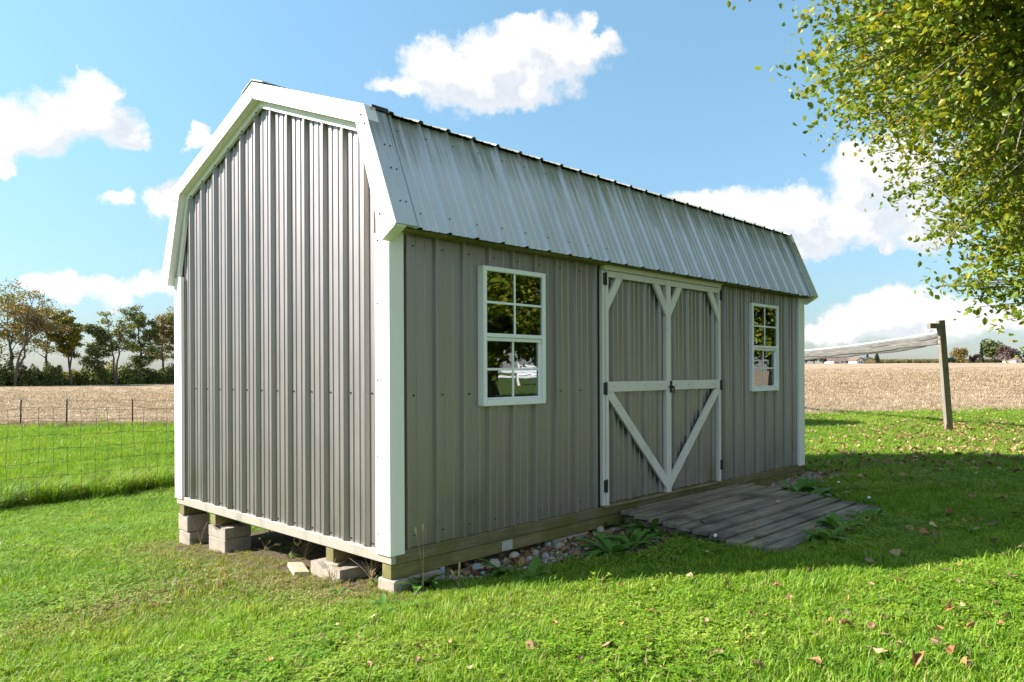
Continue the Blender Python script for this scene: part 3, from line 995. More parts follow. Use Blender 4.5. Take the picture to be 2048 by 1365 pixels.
# ------------------------------------------------------------------ concrete blocks
def block(name, label, x0, x1, y0, y1, z0, z1, broken=0, rz=0.0, holes=False, seed=1):
    c = ((x0 + x1) / 2, (y0 + y1) / 2)
    m = MB()
    hx, hy, h = (x1 - x0) / 2, (y1 - y0) / 2, z1 - z0
    if broken:
        poly = [(-hx, 0), (hx, 0), (hx, h), (-hx * 0.1, h), (-hx * 0.2, h - 0.02), (-hx * 0.55, h - 0.035), (-hx * 0.6, h - 0.005), (-hx, h)]
        # the notch is broken out of the top edge that faces the gable
        n = [(-hy, 0), (hy, 0), (hy, h - 0.004), (hy * 0.62, h), (hy * 0.35, h - 0.012), (hy * 0.1, h - 0.030), (-hy * 0.45, h - 0.034), (-hy * 0.5, h - 0.002), (-hy, h)]
        m.prism(n, lambda p, t_: (t_, p[0], p[1]), -hx, -hx + 0.045)
        m.box(-hx + 0.0455, hx, -hy, hy, 0, h - 0.002, 0.006)
    else:
        m.box(-hx, hx, -hy, hy, 0, h, 0.008)
    o = m.build(name, M_CONC)
    o.location = (c[0], c[1], z0); o.rotation_euler = (0, 0, rz)
    tag(o, label, 'block', 'concrete blocks under the shed')
    return o
block('concrete_block', 'concrete block under the near corner, half in shade, mossy on its long side', 0.015, 0.375, -0.012, 0.150, -0.30, -0.1615, rz=0.03)
block('concrete_block', 'pale concrete block under the inner skid beside dry weeds and a wood shim', 0.00, 0.24, 0.50, 0.87, -0.34, -0.185, broken=1, rz=-0.05)
block('concrete_block', 'upper concrete block with a broken notch, second stack from the far corner', 0.03, 0.25, 2.175, 2.455, -0.255, -0.170, broken=1, rz=0.02)
block('concrete_block', 'lower concrete block bedded in grass, second stack from the far corner', 0.03, 0.25, 2.172, 2.458, -0.43, -0.257, rz=0.02)
block('concrete_block', 'upper concrete block of the stack under the far gable corner', 0.04, 0.23, 2.88, 3.09, -0.305, -0.162, rz=-0.03)
block('concrete_block', 'lower concrete block of the stack under the far gable corner', 0.045, 0.22, 2.87, 3.08, -0.50, -0.307, rz=0.05)
block('concrete_block', 'low concrete block under the long side near the gravel', 1.45, 1.85, 0.0, 0.16, -0.32, -0.1615)
m = MB(); m.box(-0.05, 0.05, -0.03, 0.03, 0, 0.016, 0.002)
sh = m.build('wood_shim', simple('shim_wood', (0.45, 0.37, 0.25), (0.6, 0.5, 0.36), 20, 0.8)); sh.location = (0.06, 0.64, -0.184); sh.rotation_euler = (0, 0, 0.5)
sh.location.z = -0.1845
tag(sh, 'small pale wood shim on the concrete block below the gable', 'shim')
m = MB(); m.tube([(0, 0, 0), (0.004, 0, 0.17)], 0.020, 10)
pp = m.build('pipe_stub', M_PVC, smooth=False); pp.location = (0.41, 0.03, -0.33)
pp.location.z = -0.325
tag(pp, 'short grey plastic pipe standing under the near end of the long side', 'pipe')
m = MB(); m.box(-0.14, 0.14, -0.05, 0.05, 0, 0.03, 0.003)
bd = m.build('wood_offcut', simple('offcut_wood', (0.40, 0.30, 0.18), (0.55, 0.44, 0.30), 12, 0.85)); bd.location = (0.0, 1.02, float(gz(0, 1.02)) + 0.005); bd.rotation_euler = (0.1, 0.0, 1.2)
tag(bd, 'short tan board lying in dry grass under the gable', 'board')

# ------------------------------------------------------------------ ramp
rx = random.Random(11)
rampo = empty('wooden_ramp', (2.9, -0.75, -0.2))
tag(rampo, 'low weathered plank ramp in front of the double door', 'ramp')
NP = 10
def rel(o): o.location = (-2.9, 0.75, 0.2)
for i in range(NP):
    t0 = i / NP
    y1 = -0.045 - t0 * 1.46
    y0 = y1 - 0.146 + 0.031
    tm = (i + 0.5) / NP
    xa = 2.20 + (1.87 - 2.20) * tm + rx.uniform(-0.012, 0.012)
    xb = 4.22 + (3.96 - 4.22) * tm + rx.uniform(-0.03, 0.03)
    ztop = -0.045 - 0.03 * tm
    m = MB()
    if i == NP - 1:
        m.prism([(xa, y1), (xb, y1), (xb - 0.05, y0), (2.40, y0), (2.30, y0 + 0.006), (2.08, y0 - 0.0), (xa + 0.03, y0 + 0.05)][::-1], lambda p, t_: (p[0], p[1], t_), ztop - 0.034, ztop)
    else:
        m.box(xa, xb, y0, y1, ztop - 0.034, ztop, 0.004)
    p_ = m.build('plank', M_RAMP, rampo)
    rel(p_)
    p_.rotation_euler = (0, 0, 0)
    p_.location.z += rx.uniform(-0.007, 0.007)
for k, xs in enumerate(((2.215, 1.915), (3.10, 2.95), (4.13, 3.88))):
    m = MB()
    m.prism([(0.0, -0.09), (0.0, -0.23), (1.40, -0.20), (1.40, -0.118)], lambda p, t_: (xs[0] + (xs[1] - xs[0]) * p[0] / 1.4 + t_, -0.06 - p[0], p[1]), 0, 0.045)
    rel(m.build('stringer', M_RAMP, rampo))

# ------------------------------------------------------------------ scattering (grass, gravel, litter): instanced geometry, one object each
def scatter(name, pts, rot, scl, idx, tint, dry, protos, tilt=None):
    me = bpy.data.meshes.new(name)
    n = len(pts)
    me.vertices.add(n)
    me.vertices.foreach_set('co', np.asarray(pts, np.float32).ravel())
    def att(nm, typ, arr):
        a = me.attributes.new(nm, typ, 'POINT')
        if typ == 'FLOAT_VECTOR': a.data.foreach_set('vector', np.asarray(arr, np.float32).ravel())
        else: a.data.foreach_set('value', np.asarray(arr, np.int32 if typ == 'INT' else np.float32))
    rv_ = np.zeros((n, 3)); rv_[:, 2] = rot
    if tilt is not None: rv_[:, 0] = tilt[0]; rv_[:, 1] = tilt[1]
    att('rot', 'FLOAT_VECTOR', rv_)
    s3 = np.asarray(scl, float)
    if s3.ndim == 1: s3 = np.repeat(s3[:, None], 3, 1)
    att('scl', 'FLOAT_VECTOR', s3)
    att('idx', 'INT', idx); att('tint', 'FLOAT', tint); att('dry', 'FLOAT', dry)
    o = put(bpy.data.objects.new(name, me))
    col = bpy.data.collections.new(name + '_pieces')
    for p_ in protos: col.objects.link(p_)
    ng = bpy.data.node_groups.new(name + '_scatter', 'GeometryNodeTree')
    ng.interface.new_socket('Geometry', in_out='INPUT', socket_type='NodeSocketGeometry')
    ng.interface.new_socket('Geometry', in_out='OUTPUT', socket_type='NodeSocketGeometry')
    i_ = ng.nodes.new('NodeGroupInput'); o_ = ng.nodes.new('NodeGroupOutput')
    ci = ng.nodes.new('GeometryNodeCollectionInfo')
    ci.inputs['Collection'].default_value = col
    ci.inputs['Separate Children'].default_value = True
    ci.inputs['Reset Children'].default_value = True
    ip = ng.nodes.new('GeometryNodeInstanceOnPoints')
    ip.inputs['Pick Instance'].default_value = True
    def named(nm, typ):
        a = ng.nodes.new('GeometryNodeInputNamedAttribute'); a.data_type = typ
        a.inputs['Name'].default_value = nm
        return a.outputs['Attribute']
    ng.links.new(i_.outputs[0], ip.inputs['Points'])
    ng.links.new(ci.outputs[0], ip.inputs['Instance'])
    ng.links.new(named('idx', 'INT'), ip.inputs['Instance Index'])
    e2r = ng.nodes.new('FunctionNodeEulerToRotation')
    ng.links.new(named('rot', 'FLOAT_VECTOR'), e2r.inputs[0])
    ng.links.new(e2r.outputs[0], ip.inputs['Rotation'])
    ng.links.new(named('scl', 'FLOAT_VECTOR'), ip.inputs['Scale'])
    ng.links.new(ip.outputs[0], o_.inputs[0])
    md = o.modifiers.new('scatter', 'NODES')
    md.node_group = ng
    return o

rng = np.random.default_rng(7)
def tuft(name, n, rad, h0, h1, w, lean, mat, seed, clover=0):
    r = np.random.default_rng(seed)
    V, F = [], []
    for k in range(n):
        a = r.uniform(0, 2 * math.pi); q = rad * math.sqrt(r.uniform(0, 1))
        bx, by = q * math.cos(a), q * math.sin(a)
        h = r.uniform(h0, h1); d = r.uniform(0, 2 * math.pi)
        le = lean * r.uniform(0.2, 1.0) * h
        fx, fy = math.cos(d), math.sin(d)
        ww = w * r.uniform(0.7, 1.2) / 2
        tw = d + math.pi / 2 + r.uniform(-0.7, 0.7)
        sx_, sy_ = math.cos(tw) * ww, math.sin(tw) * ww
        b = len(V)
        m1 = (bx + fx * le * 0.35, by + fy * le * 0.35, h * 0.6)
        tp = (bx + fx * le, by + fy * le, h * (1 - 0.25 * lean * r.uniform(0, 1)))
        V += [(bx - sx_, by - sy_, -0.01), (bx + sx_, by + sy_, -0.01), (m1[0] + sx_ * .8, m1[1] + sy_ * .8, m1[2]), (m1[0] - sx_ * .8, m1[1] - sy_ * .8, m1[2]), (tp[0] + sx_ * .15, tp[1] + sy_ * .15, tp[2]), (tp[0] - sx_ * .15, tp[1] - sy_ * .15, tp[2])]
        F += [(b, b + 1, b + 2, b + 3), (b + 3, b + 2, b + 4, b + 5)]
    for k in range(clover):
        a = r.uniform(0, 2 * math.pi); q = rad * math.sqrt(r.uniform(0, 1))
        cx_, cy_, cz_ = q * math.cos(a), q * math.sin(a), r.uniform(h0 * 0.7, h1 * 0.75)
        for j in range(3):
            d = a + j * 2.094 + r.uniform(-.2, .2)
            s_ = r.uniform(0.006, 0.010)
            fx, fy = math.cos(d), math.sin(d)
            tz = r.uniform(-0.3, 0.5) * s_
            b = len(V)
            V += [(cx_, cy_, cz_), (cx_ + fx * s_ - fy * s_ * .7, cy_ + fy * s_ + fx * s_ * .7, cz_ + tz), (cx_ + fx * s_ * 1.9, cy_ + fy * s_ * 1.9, cz_ + tz * 1.5), (cx_ + fx * s_ + fy * s_ * .7, cy_ + fy * s_ - fx * s_ * .7, cz_ + tz)]
            F += [(b, b + 3, b + 2, b + 1)]
    return np_mesh(name, V, F, mat, link=False)

lawn_protos = [tuft('grass_tuft_%d' % k, 24 if k < 4 else 15, 0.055, 0.018, 0.052, 0.0042, 1.05, M_GRASS, 100 + k, 0 if k < 4 else 11) for k in range(8)]

def ramp_or_shed(x, y):
    inshed = (x > 0.12) & (x < L - 0.05) & (y > -0.02) & (y < W - 0.1)
    tt = np.clip((-0.045 - y) / 1.46, 0, 1)
    inramp = (y < 0.05) & (y > -1.43 - 0.05 * np.sin(x * 9)) & (x > 2.22 - 0.33 * tt) & (x < 4.2 - 0.26 * tt)
    return inshed, inramp

def gravel_zone(x, y):
    """1 inside the strip of gravel along the long side, fading out"""
    edge = -0.42 + 0.10 * np.sin(x * 3.1) + 0.07 * np.sin(x * 7.7 + 1) - 0.34 * np.exp(-((x - 1.75) / 0.42) ** 2)
    edge = np.where(x > 4.2, -0.36 + 0.08 * np.sin(x * 5), edge)
    edge = edge * sst(0.15, 0.9, x)
    return sst(0.0, 0.13, y - edge) * sst(0.1, 0.4, x) * sst(6.2, 5.7, x) * (y < 0.7)

def polar_points(n_try, dens, d0, d1, half=0.80):
    """random ground points in the sector in view; dens(D) tufts per square metre"""
    out = []
    Ds = np.linspace(d0, d1, 200)
    rho = dens(Ds) * 2 * half * Ds
    cdf = np.concatenate([[0], np.cumsum((rho[1:] + rho[:-1]) / 2 * np.diff(Ds))])
    n = int(cdf[-1])
    D = np.interp(rng.uniform(0, cdf[-1], n), cdf, Ds)
    Rr = rng.uniform(-half, half, n) * D
    x = CAM[0] + D * FW[0] + Rr * RT[0]; y = CAM[1] + D * FW[1] + Rr * RT[1]
    return x, y, D, Rr

x, y, D, Rr = polar_points(0, lambda d: 1250 * np.minimum(1, (4.0 / d) ** 1.45), 1.3, 34, 1.35)
bear = np.arctan2(Rr, D); dist = np.hypot(D, Rr)
# the fence line at the left: from the tall-grass strip outward the grass is unmown
FA, FB = np.array([-0.03, 9.13]), np.array([2.52, 9.62])
fdir = (FB - FA) / np.linalg.norm(FB - FA); fnrm = np.array([-fdir[1], fdir[0]])
beyond = (x - FA[0]) * fnrm[0] + (y - FA[1]) * fnrm[1]
inshed, inramp = ramp_or_shed(x, y)
gv = gravel_zone(x, y)
keep = (dist < field_edge(bear) + rng.normal(0.3, 0.9, len(x))) & ~inramp & (~inshed | (rng.uniform(size=len(x)) < 0.04)) & (rng.uniform(size=len(x)) > gv * 0.97)
dirtstrip = (np.abs(beyond + 0.12) < 0.13 + 0.05 * np.sin(x * 4)) & (bear < -0.2)
keep &= ~(dirtstrip & (rng.uniform(size=len(x)) < 0.7))
# thin, dying grass at the foot of the gable
dgx = np.maximum(0, -x) ; gab = np.exp(-((x + 0.05) / 0.42) ** 2) * sst(-0.25, 0.3, y) * sst(3.6, 2.8, y)
keep &= rng.uniform(size=len(x)) > gab * 0.25
x, y, D, Rr, beyond, gab, bear = [a[keep] for a in (x, y, D, Rr, beyond, gab, bear)]
n = len(x)
patch = 0.5 + 0.5 * np.sin(1.3 * x + 2.1 * np.sin(0.9 * y)) * np.sin(1.1 * y + 1.7 * np.sin(0.7 * x + 1))
p2 = np.exp(-(((x + 1.3) / 0.75) ** 2 + ((y - 1.05) / 0.38) ** 2)) + 0.7 * np.exp(-(((x + 0.75) / 0.5) ** 2 + ((y - 1.3) / 0.5) ** 2)) + 0.4 * np.exp(-(((x - 0.2) / 0.5) ** 2 + ((y + 0.9) / 0.3) ** 2))
dry = np.clip(0.03 + 0.07 * patch + 0.70 * gab + 0.30 * p2 + rng.normal(0, 0.05, n), 0, 0.95)
dry = np.where(beyond > 0, 0.05, dry)
scl = np.clip(0.9 + (D - 4) * 0.045, 0.85, 1.9) * rng.uniform(0.8, 1.25, n)
sdx = np.maximum(np.abs(x - 2.9) - 2.9, 0); sdy = np.maximum(np.abs(y - 1.5) - 1.6, 0)
scl = scl * (0.5 + 0.5 * sst(0.05, 0.5, np.hypot(sdx, sdy)))
hs = rng.uniform(0.75, 1.3, n) * np.where((beyond > 0) & (bear < -0.15), 2.1, 1.0)
big = np.where(rng.uniform(size=n) < 0.035, 1.75, 1.0)
scl = scl * (0.85 + 0.3 * patch)
s3 = np.stack([scl * big ** .5, scl * big ** .5, scl * hs * big], -1)
cl = np.sin(2.3 * x + 1.1) * np.sin(2.9 * y) + rng.normal(0, 0.6, n)
idx = np.where(cl > 0.45, rng.integers(4, 8, n), rng.integers(0, 4, n))
tint = rng.uniform(0, 1, n)
gpts = np.stack([x, y, gz(x, y)], -1)
lg = scatter('lawn_grass', gpts, rng.uniform(0, 6.28, n), s3, idx, tint, dry, lawn_protos)
tag(lg, 'bright green mown lawn with clover round the shed', 'grass', kind='stuff')
print('lawn tufts', n)

# tall grass along the fence
tall_protos = [tuft('tall_tuft_%d' % k, 22, 0.12, 0.14, 0.48, 0.011, 1.5, M_GRASS, 300 + k) for k in range(5)]
n = 1700
u = rng.uniform(-3.0, 5.0, n); vv = np.abs(rng.normal(0.0, 0.55, n)) + 0.12 * np.sin(u * 3.1) + 0.08 * np.sin(u * 7.3)
px_ = FA[0] + fdir[0] * u + fnrm[0] * vv; py_ = FA[1] + fdir[1] * u + fnrm[1] * vv
tg = scatter('tall_grass', np.stack([px_, py_, gz(px_, py_)], -1), rng.uniform(0, 6.28, n), rng.uniform(0.45, 1.2, n) * (1.05 - 0.45 * np.clip(vv, 0, 1)), rng.integers(0, 5, n), rng.uniform(0.1, 0.9, n), rng.uniform(0.0, 0.25, n), tall_protos)
tag(tg, 'strip of tall unmown grass along the foot of the wire fence', 'grass', kind='stuff')

# gravel
gpro = []
for k in range(4):
    m = MB(); m.blob((0, 0, 0), (0.011, 0.009, 0.006), 40 + k, 0, 0.3)
    o = m.build('gravel_stone_%d' % k, M_GRAVEL); COL.objects.unlink(o); gpro.append(o)
n = 26000
x = rng.uniform(0.1, 6.3, n); y = rng.uniform(-0.95, 0.5, n)
k_ = rng.uniform(size=n) < gravel_zone(x, y) * 0.95 + 0.02
x, y = x[k_], y[k_]; n = len(x)
gr = scatter('gravel', np.stack([x, y, gz(x, y) + rng.uniform(0.0, 0.012, n)], -1), rng.uniform(0, 6.28, n), rng.uniform(0.5, 1.5, n), rng.integers(0, 4, n), rng.uniform(0, 1, n), np.zeros(n), gpro)
tag(gr, 'pinkish grey gravel strip along the long side of the shed', 'gravel', kind='stuff')

# straw and stubble on the near part of the field
M_STRAW = leaf_mat('straw', [(0.0, (0.20, 0.13, 0.075)), (0.5, (0.40, 0.29, 0.18)), (1.0, (0.60, 0.48, 0.33))], trans=0.15, attr='tint')
spro = [tuft('straw_%d' % k, 9, 0.16, 0.02, 0.10, 0.011, 2.6, M_STRAW, 500 + k) for k in range(4)]
x, y, D, Rr = polar_points(0, lambda d: 26 * np.minimum(1, (24 / d) ** 1.6) * np.clip((130 - d) / 90, 0, 1), 21, 130, 0.75)
bear = np.arctan2(Rr, D); dist = np.hypot(D, Rr)
k_ = (dist > field_edge(bear) + rng.normal(0.3, 0.5, len(x))) & ((bear > 0.3) | (bear < -0.35))
x, y, D = x[k_], y[k_], D[k_]; n = len(x)
st = scatter('crop_stubble', np.stack([x, y, gz(x, y) + 0.035], -1), rng.uniform(0, 6.28, n), rng.uniform(0.7, 1.4, n) * np.clip(D / 26, 1, 2.5), rng.integers(0, 4, n), rng.uniform(0, 1, n), np.zeros(n), spro)
tag(st, 'pale straw and stubble over the harvested field', 'stubble', kind='stuff')

# ------------------------------------------------------------------ fallen leaves
def fallen_leaf_mesh(name, s, seed, mat):
    r = random.Random(seed)
    out = [(0, -0.9), (0.42, -0.7), (0.78, -0.42), (0.66, 0.0), (0.68, 0.42), (0.38, 0.62), (0, 1.0), (-0.38, 0.62), (-0.70, 0.4), (-0.66, 0.0), (-0.78, -0.42), (-0.42, -0.7)]
    cu, cv = r.uniform(0.6, 1.9) * r.choice((1, 1, -0.6)), r.uniform(-0.6, 0.8)
    vs = []
    for (a, b) in out + [(0, 0.0)] + [(0, -0.45), (0, 0.5)]:
        a *= r.uniform(0.8, 1.15); b *= r.uniform(0.85, 1.1)
        vs.append((a * s * (1 - 0.25 * cu), b * s, s * (cu * a * a * 0.8 + cv * b * b * 0.5 + r.uniform(-.14, .14))))
    m = MB()
    c, lo_, hi = 12, 13, 14
    m.add(vs, [(0, 1, lo_), (1, 2, lo_), (2, 3, c, lo_), (3, 4, hi, c), (4, 5, hi), (5, 6, hi), (6, 7, hi), (7, 8, hi), (8, 9, c, hi), (9, 10, lo_, c), (10, 11, lo_), (11, 0, lo_)])
    m.tube([(0, -0.9 * s, vs[0][2]), (0.1 * s, -1.5 * s, vs[0][2] + 0.1 * s)], 0.02 * s, 4)
    return m, vs
def dryleaf_mat(name, c1, c2):
    m, t, p = new_mat(name)
    n = tnoise(t, coords(t, 'Object'), 35, 5)
    oi = t.nodes.new('ShaderNodeObjectInfo')
    f = math_node(t, 'MULTIPLY_ADD', oi.outputs['Random'], 0.6, math_node(t, 'MULTIPLY_ADD', n, 0.8, -0.2))
    t.links.new(ramp(t, f, [(0.15, c1), (0.85, c2)]), p.inputs['Base Color'])
    p.inputs['Roughness'].default_value = 0.6
    bump(t, p, n, 0.3, 0.003)
    return m
M_DRY = [dryleaf_mat('dry_brown_leaf', (0.10, 0.05, 0.025), (0.36, 0.205, 0.10)), dryleaf_mat('dry_tan_leaf', (0.24, 0.145, 0.07), (0.52, 0.35, 0.19)), dryleaf_mat('dry_orange_leaf', (0.24, 0.105, 0.035), (0.50, 0.25, 0.09))]
leafmesh = []
for k in range(9):
    mb, _ = fallen_leaf_mesh('fallen_leaf', 0.04, 60 + k, None)
    o = mb.build('fallen_leaf', M_DRY[k % 3]); leafmesh.append(o.data); bpy.data.objects.remove(o)
rl = random.Random(5)
def put_leaf(x, y, s, label, group, k=None, z=None):
    o = put(bpy.data.objects.new('fallen_leaf', leafmesh[rl.randrange(9) if k is None else k]))
    inr = bool(ramp_or_shed(np.array([x]), np.array([y]))[1][0])
    zz = (-0.062 if inr else float(gz(x, y)) + 0.042) if z is None else z
    o.location = (x, y, zz + s * 0.008)
    o.scale = (s, s, s)
    o.rotation_euler = (rl.uniform(-0.5, 0.5), rl.uniform(-0.5, 0.5), rl.uniform(0, 6.28))
    return tag(o, label, 'leaf', group)
near = [(1832, 1345, 1.5, 'large orange leaf at the bottom edge of the lawn, lower right', 2), (1066, 1312, 1.05, 'curled brown leaf on the lawn below the shed, front centre', 0), (1216, 1309, 1.05, 'pale curled leaf on the front lawn, right of the curled brown one', 1),
        (645, 1292, 0.9, 'brown leaf standing on edge in the lawn left of centre', 0), (1765, 1325, 1.2, 'long tan leaf beside the large orange leaf', 1), (1900, 1240, 1.2, 'flat orange leaf on the bright lawn at right, largest there', 2),
        (1520, 1352, 1.0, 'brown leaf cut by the bottom edge of the picture', 0), (1945, 1072, 1.2, 'yellowish leaf lying in the shed shadow at right', 1)]
for (a, b, s, lab, k) in near:
    P = at(a, b); put_leaf(P[0], P[1], s * 0.85, lab, None, k)
spots = [(1440, 1172, .8), (1452, 1186, .7), (1555, 1190, .8), (1620, 1160, .9), (1578, 1216, .7), (1695, 1217, .8), (1765, 1215, .7), (1800, 1181, 1.0), (1740, 1188, .8), (1890, 1157, .8), (1915, 1145, .8), (1918, 1180, .7), (1985, 1190, 1.0), (2025, 1175, 1.2), (2010, 1128, .8), (2035, 1110, .8), (1688, 1270, 1.0), (1445, 1245, .8), (1503, 1248, .7), (1693, 1244, .7), (1660, 1262, .7), (1878, 1283, .9), (1876, 1306, .9), (1905, 1327, 1.1), (1943, 1278, .8), (2015, 1258, .8), (1930, 1355, 1.0), (1630, 1345, 1.0), (1800, 1312, .8), (1770, 1290, .9), (1980, 1320, .6), (1500, 1295, .5),
         (1243, 1187, .6), (936, 1216, .5), (862, 1228, .5), (1108, 1266, .7), (1303, 1240, .8), (1380, 1166, .7), (898, 1308, .8), (838, 1316, .8), (748, 1253, .6), (1212, 1358, .8), (1320, 1362, .9), (1160, 1342, .6), (870, 1336, .7), (835, 1340, .6), (675, 1270, .7), (540, 1345, .7)]
for (a, b, s) in spots:
    P = at(a, b); put_leaf(P[0], P[1], s * 0.78, 'dry brown leaf lying on the sunlit front lawn', 'dry leaves on the sunlit front lawn')
shade = [(1820, 1068), (1850, 1078), (1868, 1086), (1790, 1120), (1740, 1136), (1740, 1050), (1700, 1072), (1990, 1100), (1985, 1060), (1960, 1055), (1935, 1060), (2005, 1010), (1945, 1005), (1900, 1040), (1870, 1064), (2030, 1040), (1625, 1110), (1412, 1122), (1345, 1130), (1730, 960), (1720, 938), (1870, 950), (1830, 930), (1985, 985), (1770, 985), (1925, 930), (2020, 950), (1650, 935), (1690, 925)]
for (a, b) in shade:
    P = at(a, b); put_leaf(P[0], P[1], rl.uniform(.7, 1.1), 'dry leaf lying on the grass in the shadow of the shed', 'dry leaves in the shed shadow')
for (a, b) in ((1423, 1003), (1407, 1045), (1557, 1008), (1505, 1057), (1515, 1080), (1408, 1046), (1622, 1060)):
    d = pix_dir(a, b); t_ = (-0.058 - CAM[2]) / d[2]; P = CAM + d * t_
    put_leaf(P[0], P[1], 0.7, 'small dry leaf lying on the plank ramp', 'dry leaves on the ramp', z=-0.052)
for k in range(20):
    a = 1400 + rl.random() * 660; b = 1150 + rl.random() * 210
    if rl.random() < 0.35: a, b = 620 + rl.random() * 800, 1200 + rl.random() * 160
    P = at(a, b); put_leaf(P[0], P[1], rl.uniform(.3, .6), 'dry brown leaf lying on the sunlit front lawn', 'dry leaves on the sunlit front lawn')
# the litter far to the right, too many to tell apart
M_LIT = leaf_mat('leaf_litter', [(0.0, (0.14, 0.06, 0.03)), (0.5, (0.34, 0.19, 0.09)), (1.0, (0.52, 0.36, 0.19))], trans=0.15, attr='tint')
lpro = []
for k in range(4):
    mb, _ = fallen_leaf_mesh('litter_leaf', 0.045, 80 + k, None)
    o = mb.build('litter_leaf_%d' % k, M_LIT); COL.objects.unlink(o); lpro.append(o)
n = 5200
D = rng.uniform(7.5, 24, n); Rr = rng.uniform(0.33, 0.78, n) * D
dens_ = 0.25 + 0.75 * np.exp(-((D - 14.5) / 4) ** 2) * sst(0.36, 0.62, Rr / D)
k_ = rng.uniform(size=n) < dens_
D, Rr = D[k_], Rr[k_]; n = len(D)
x = CAM[0] + D * FW[0] + Rr * RT[0]; y = CAM[1] + D * FW[1] + Rr * RT[1]
ok = (np.hypot(D, Rr) < field_edge(np.arctan2(Rr, D)) + 0.5) & ~ramp_or_shed(x, y)[1] & ~ramp_or_shed(x, y)[0]
x, y, D = x[ok], y[ok], D[ok]; n = len(x)
xe, ye = rng.uniform(0.45, 2.15, 260), rng.uniform(-0.75, 0.10, 260)
ke = rng.uniform(size=260) < gravel_zone(xe, ye)
xe, ye = xe[ke], ye[ke]
x, y, D = np.concatenate([x, xe]), np.concatenate([y, ye]), np.concatenate([D, np.full(len(xe), -18.0)]); n = len(x)
ll = scatter('leaf_litter', np.stack([x, y, gz(x, y) + 0.035 + 0.0012 * D], -1), rng.uniform(0, 6.28, n), rng.uniform(0.6, 1.2, n), rng.integers(0, 4, n), rng.uniform(0, 1, n), np.zeros(n), lpro, (rng.normal(0, .4, n), rng.normal(0, .4, n)))
tag(ll, 'scattered dry leaves on the lawn round the net post and on the gravel', 'leaves', kind='stuff')

# ------------------------------------------------------------------ stones and weeds along the shed
stones = [(1119, 1102, 28, 0), (1095, 1096, 22, 1), (1078, 1092, 24, 0), (1028, 1120, 26, 0), (988, 1141, 36, 0), (957, 1146, 30, 1), (967, 1152, 14, 1), (1091, 1119, 22, 1), (1070, 1114, 22, 0), (1004, 1105, 20, 0), (1201, 1068, 22, 0), (1045, 1094, 20, 0), (1060, 1125, 18, 1), (1140, 1085, 14, 1), (1010, 1128, 14, 0), (940, 1140, 14, 1)]
words = ['egg shaped tan stone standing on the gravel, farthest right of the near stones', 'greenish grey stone on the gravel next to the tan egg shaped stone', 'round tan stone against the skid on the gravel', 'whitish stone lying on the gravel below the metal tag', 'largest square tan stone on the gravel near the corner block', 'flat grey stone beside the largest tan stone', 'small grey stone in front of the flat grey stone', 'bluish grey stone among weeds on the gravel', 'tan stone amid the gravel right of the whitish stone', 'tan stone tucked under the skid left of the metal tag', 'tan stone beside the weeds at the foot of the ramp', 'tan stone tucked under the skid right of the metal tag', 'small grey stone at the edge of the gravel and grass', 'small pale stone on the gravel short of the ramp', 'small tan stone between the whitish and largest stones', 'small grey stone beside the grey pipe']
for i, ((a, b, w_, k), lab) in enumerate(zip(stones, words)):
    P = at(a, b)
    dd = np.dot(P[:2] - CAM[:2], FW)
    r_ = w_ / F_PX * dd / 2
    m = MB(); m.blob((0, 0, 0), (r_, r_ * 0.8, r_ * 0.75), 70 + i, 1, 0.09)
    o = m.build('stone', (M_STONE, M_STONE2)[k], smooth=True)
    o.location = (P[0], P[1], float(gz(P[0], P[1])) + r_ * 0.45); o.rotation_euler = (0.2 * i, 0.1 * i, i)
    tag(o, lab, 'stone', 'stones on the gravel strip')

M_WEED = leaf_mat('weed_leaf', [(0.0, (0.07, 0.16, 0.03)), (0.6, (0.11, 0.24, 0.04)), (1.0, (0.20, 0.32, 0.06))], trans=0.3, rough=0.4)
M_DRYSTEM = simple('dry_stem', (0.22, 0.15, 0.08), (0.42, 0.31, 0.17), 20, 0.8)
M_SEED = simple('seed_head', (0.34, 0.27, 0.10), (0.46, 0.38, 0.16), 40, 0.8)
M_FLUFF = simple('white_fluff', (0.70, 0.70, 0.70), (0.82, 0.82, 0.82), 40, 0.9)
def broad_leaf(m, base, d, ln, w_, up, droop, r):
    """long dock leaf with a midrib fold and a wavy edge"""
    n = 5
    dx, dy = math.cos(d), math.sin(d)
    L_, C_, R_v = [], [], []
    for i in range(n + 1):
        t_ = i / n
        q = ln * t_
        z = up * q - droop * q * q / ln
        ww = w_ * math.sin(math.pi * min(1, t_ * 0.92 + 0.06)) ** 0.8 * (1 + r.uniform(-.12, .12))
        cx_, cy_, cz_ = base[0] + dx * q, base[1] + dy * q, base[2] + z
        C_.append((cx_, cy_, cz_))
        L_.append((cx_ - dy * ww, cy_ + dx * ww, cz_ + ww * 0.35 + r.uniform(-.1, .1) * w_))
        R_v.append((cx_ + dy * ww, cy_ - dx * ww, cz_ + ww * 0.35 + r.uniform(-.1, .1) * w_))
    vs = L_ + C_ + R_v; k = n + 1
    fs = []
    for i in range(n):
        fs += [(i, i + 1, k + i + 1, k + i), (k + i, k + i + 1, 2 * k + i + 1, 2 * k + i)]
    m.add(vs, fs)
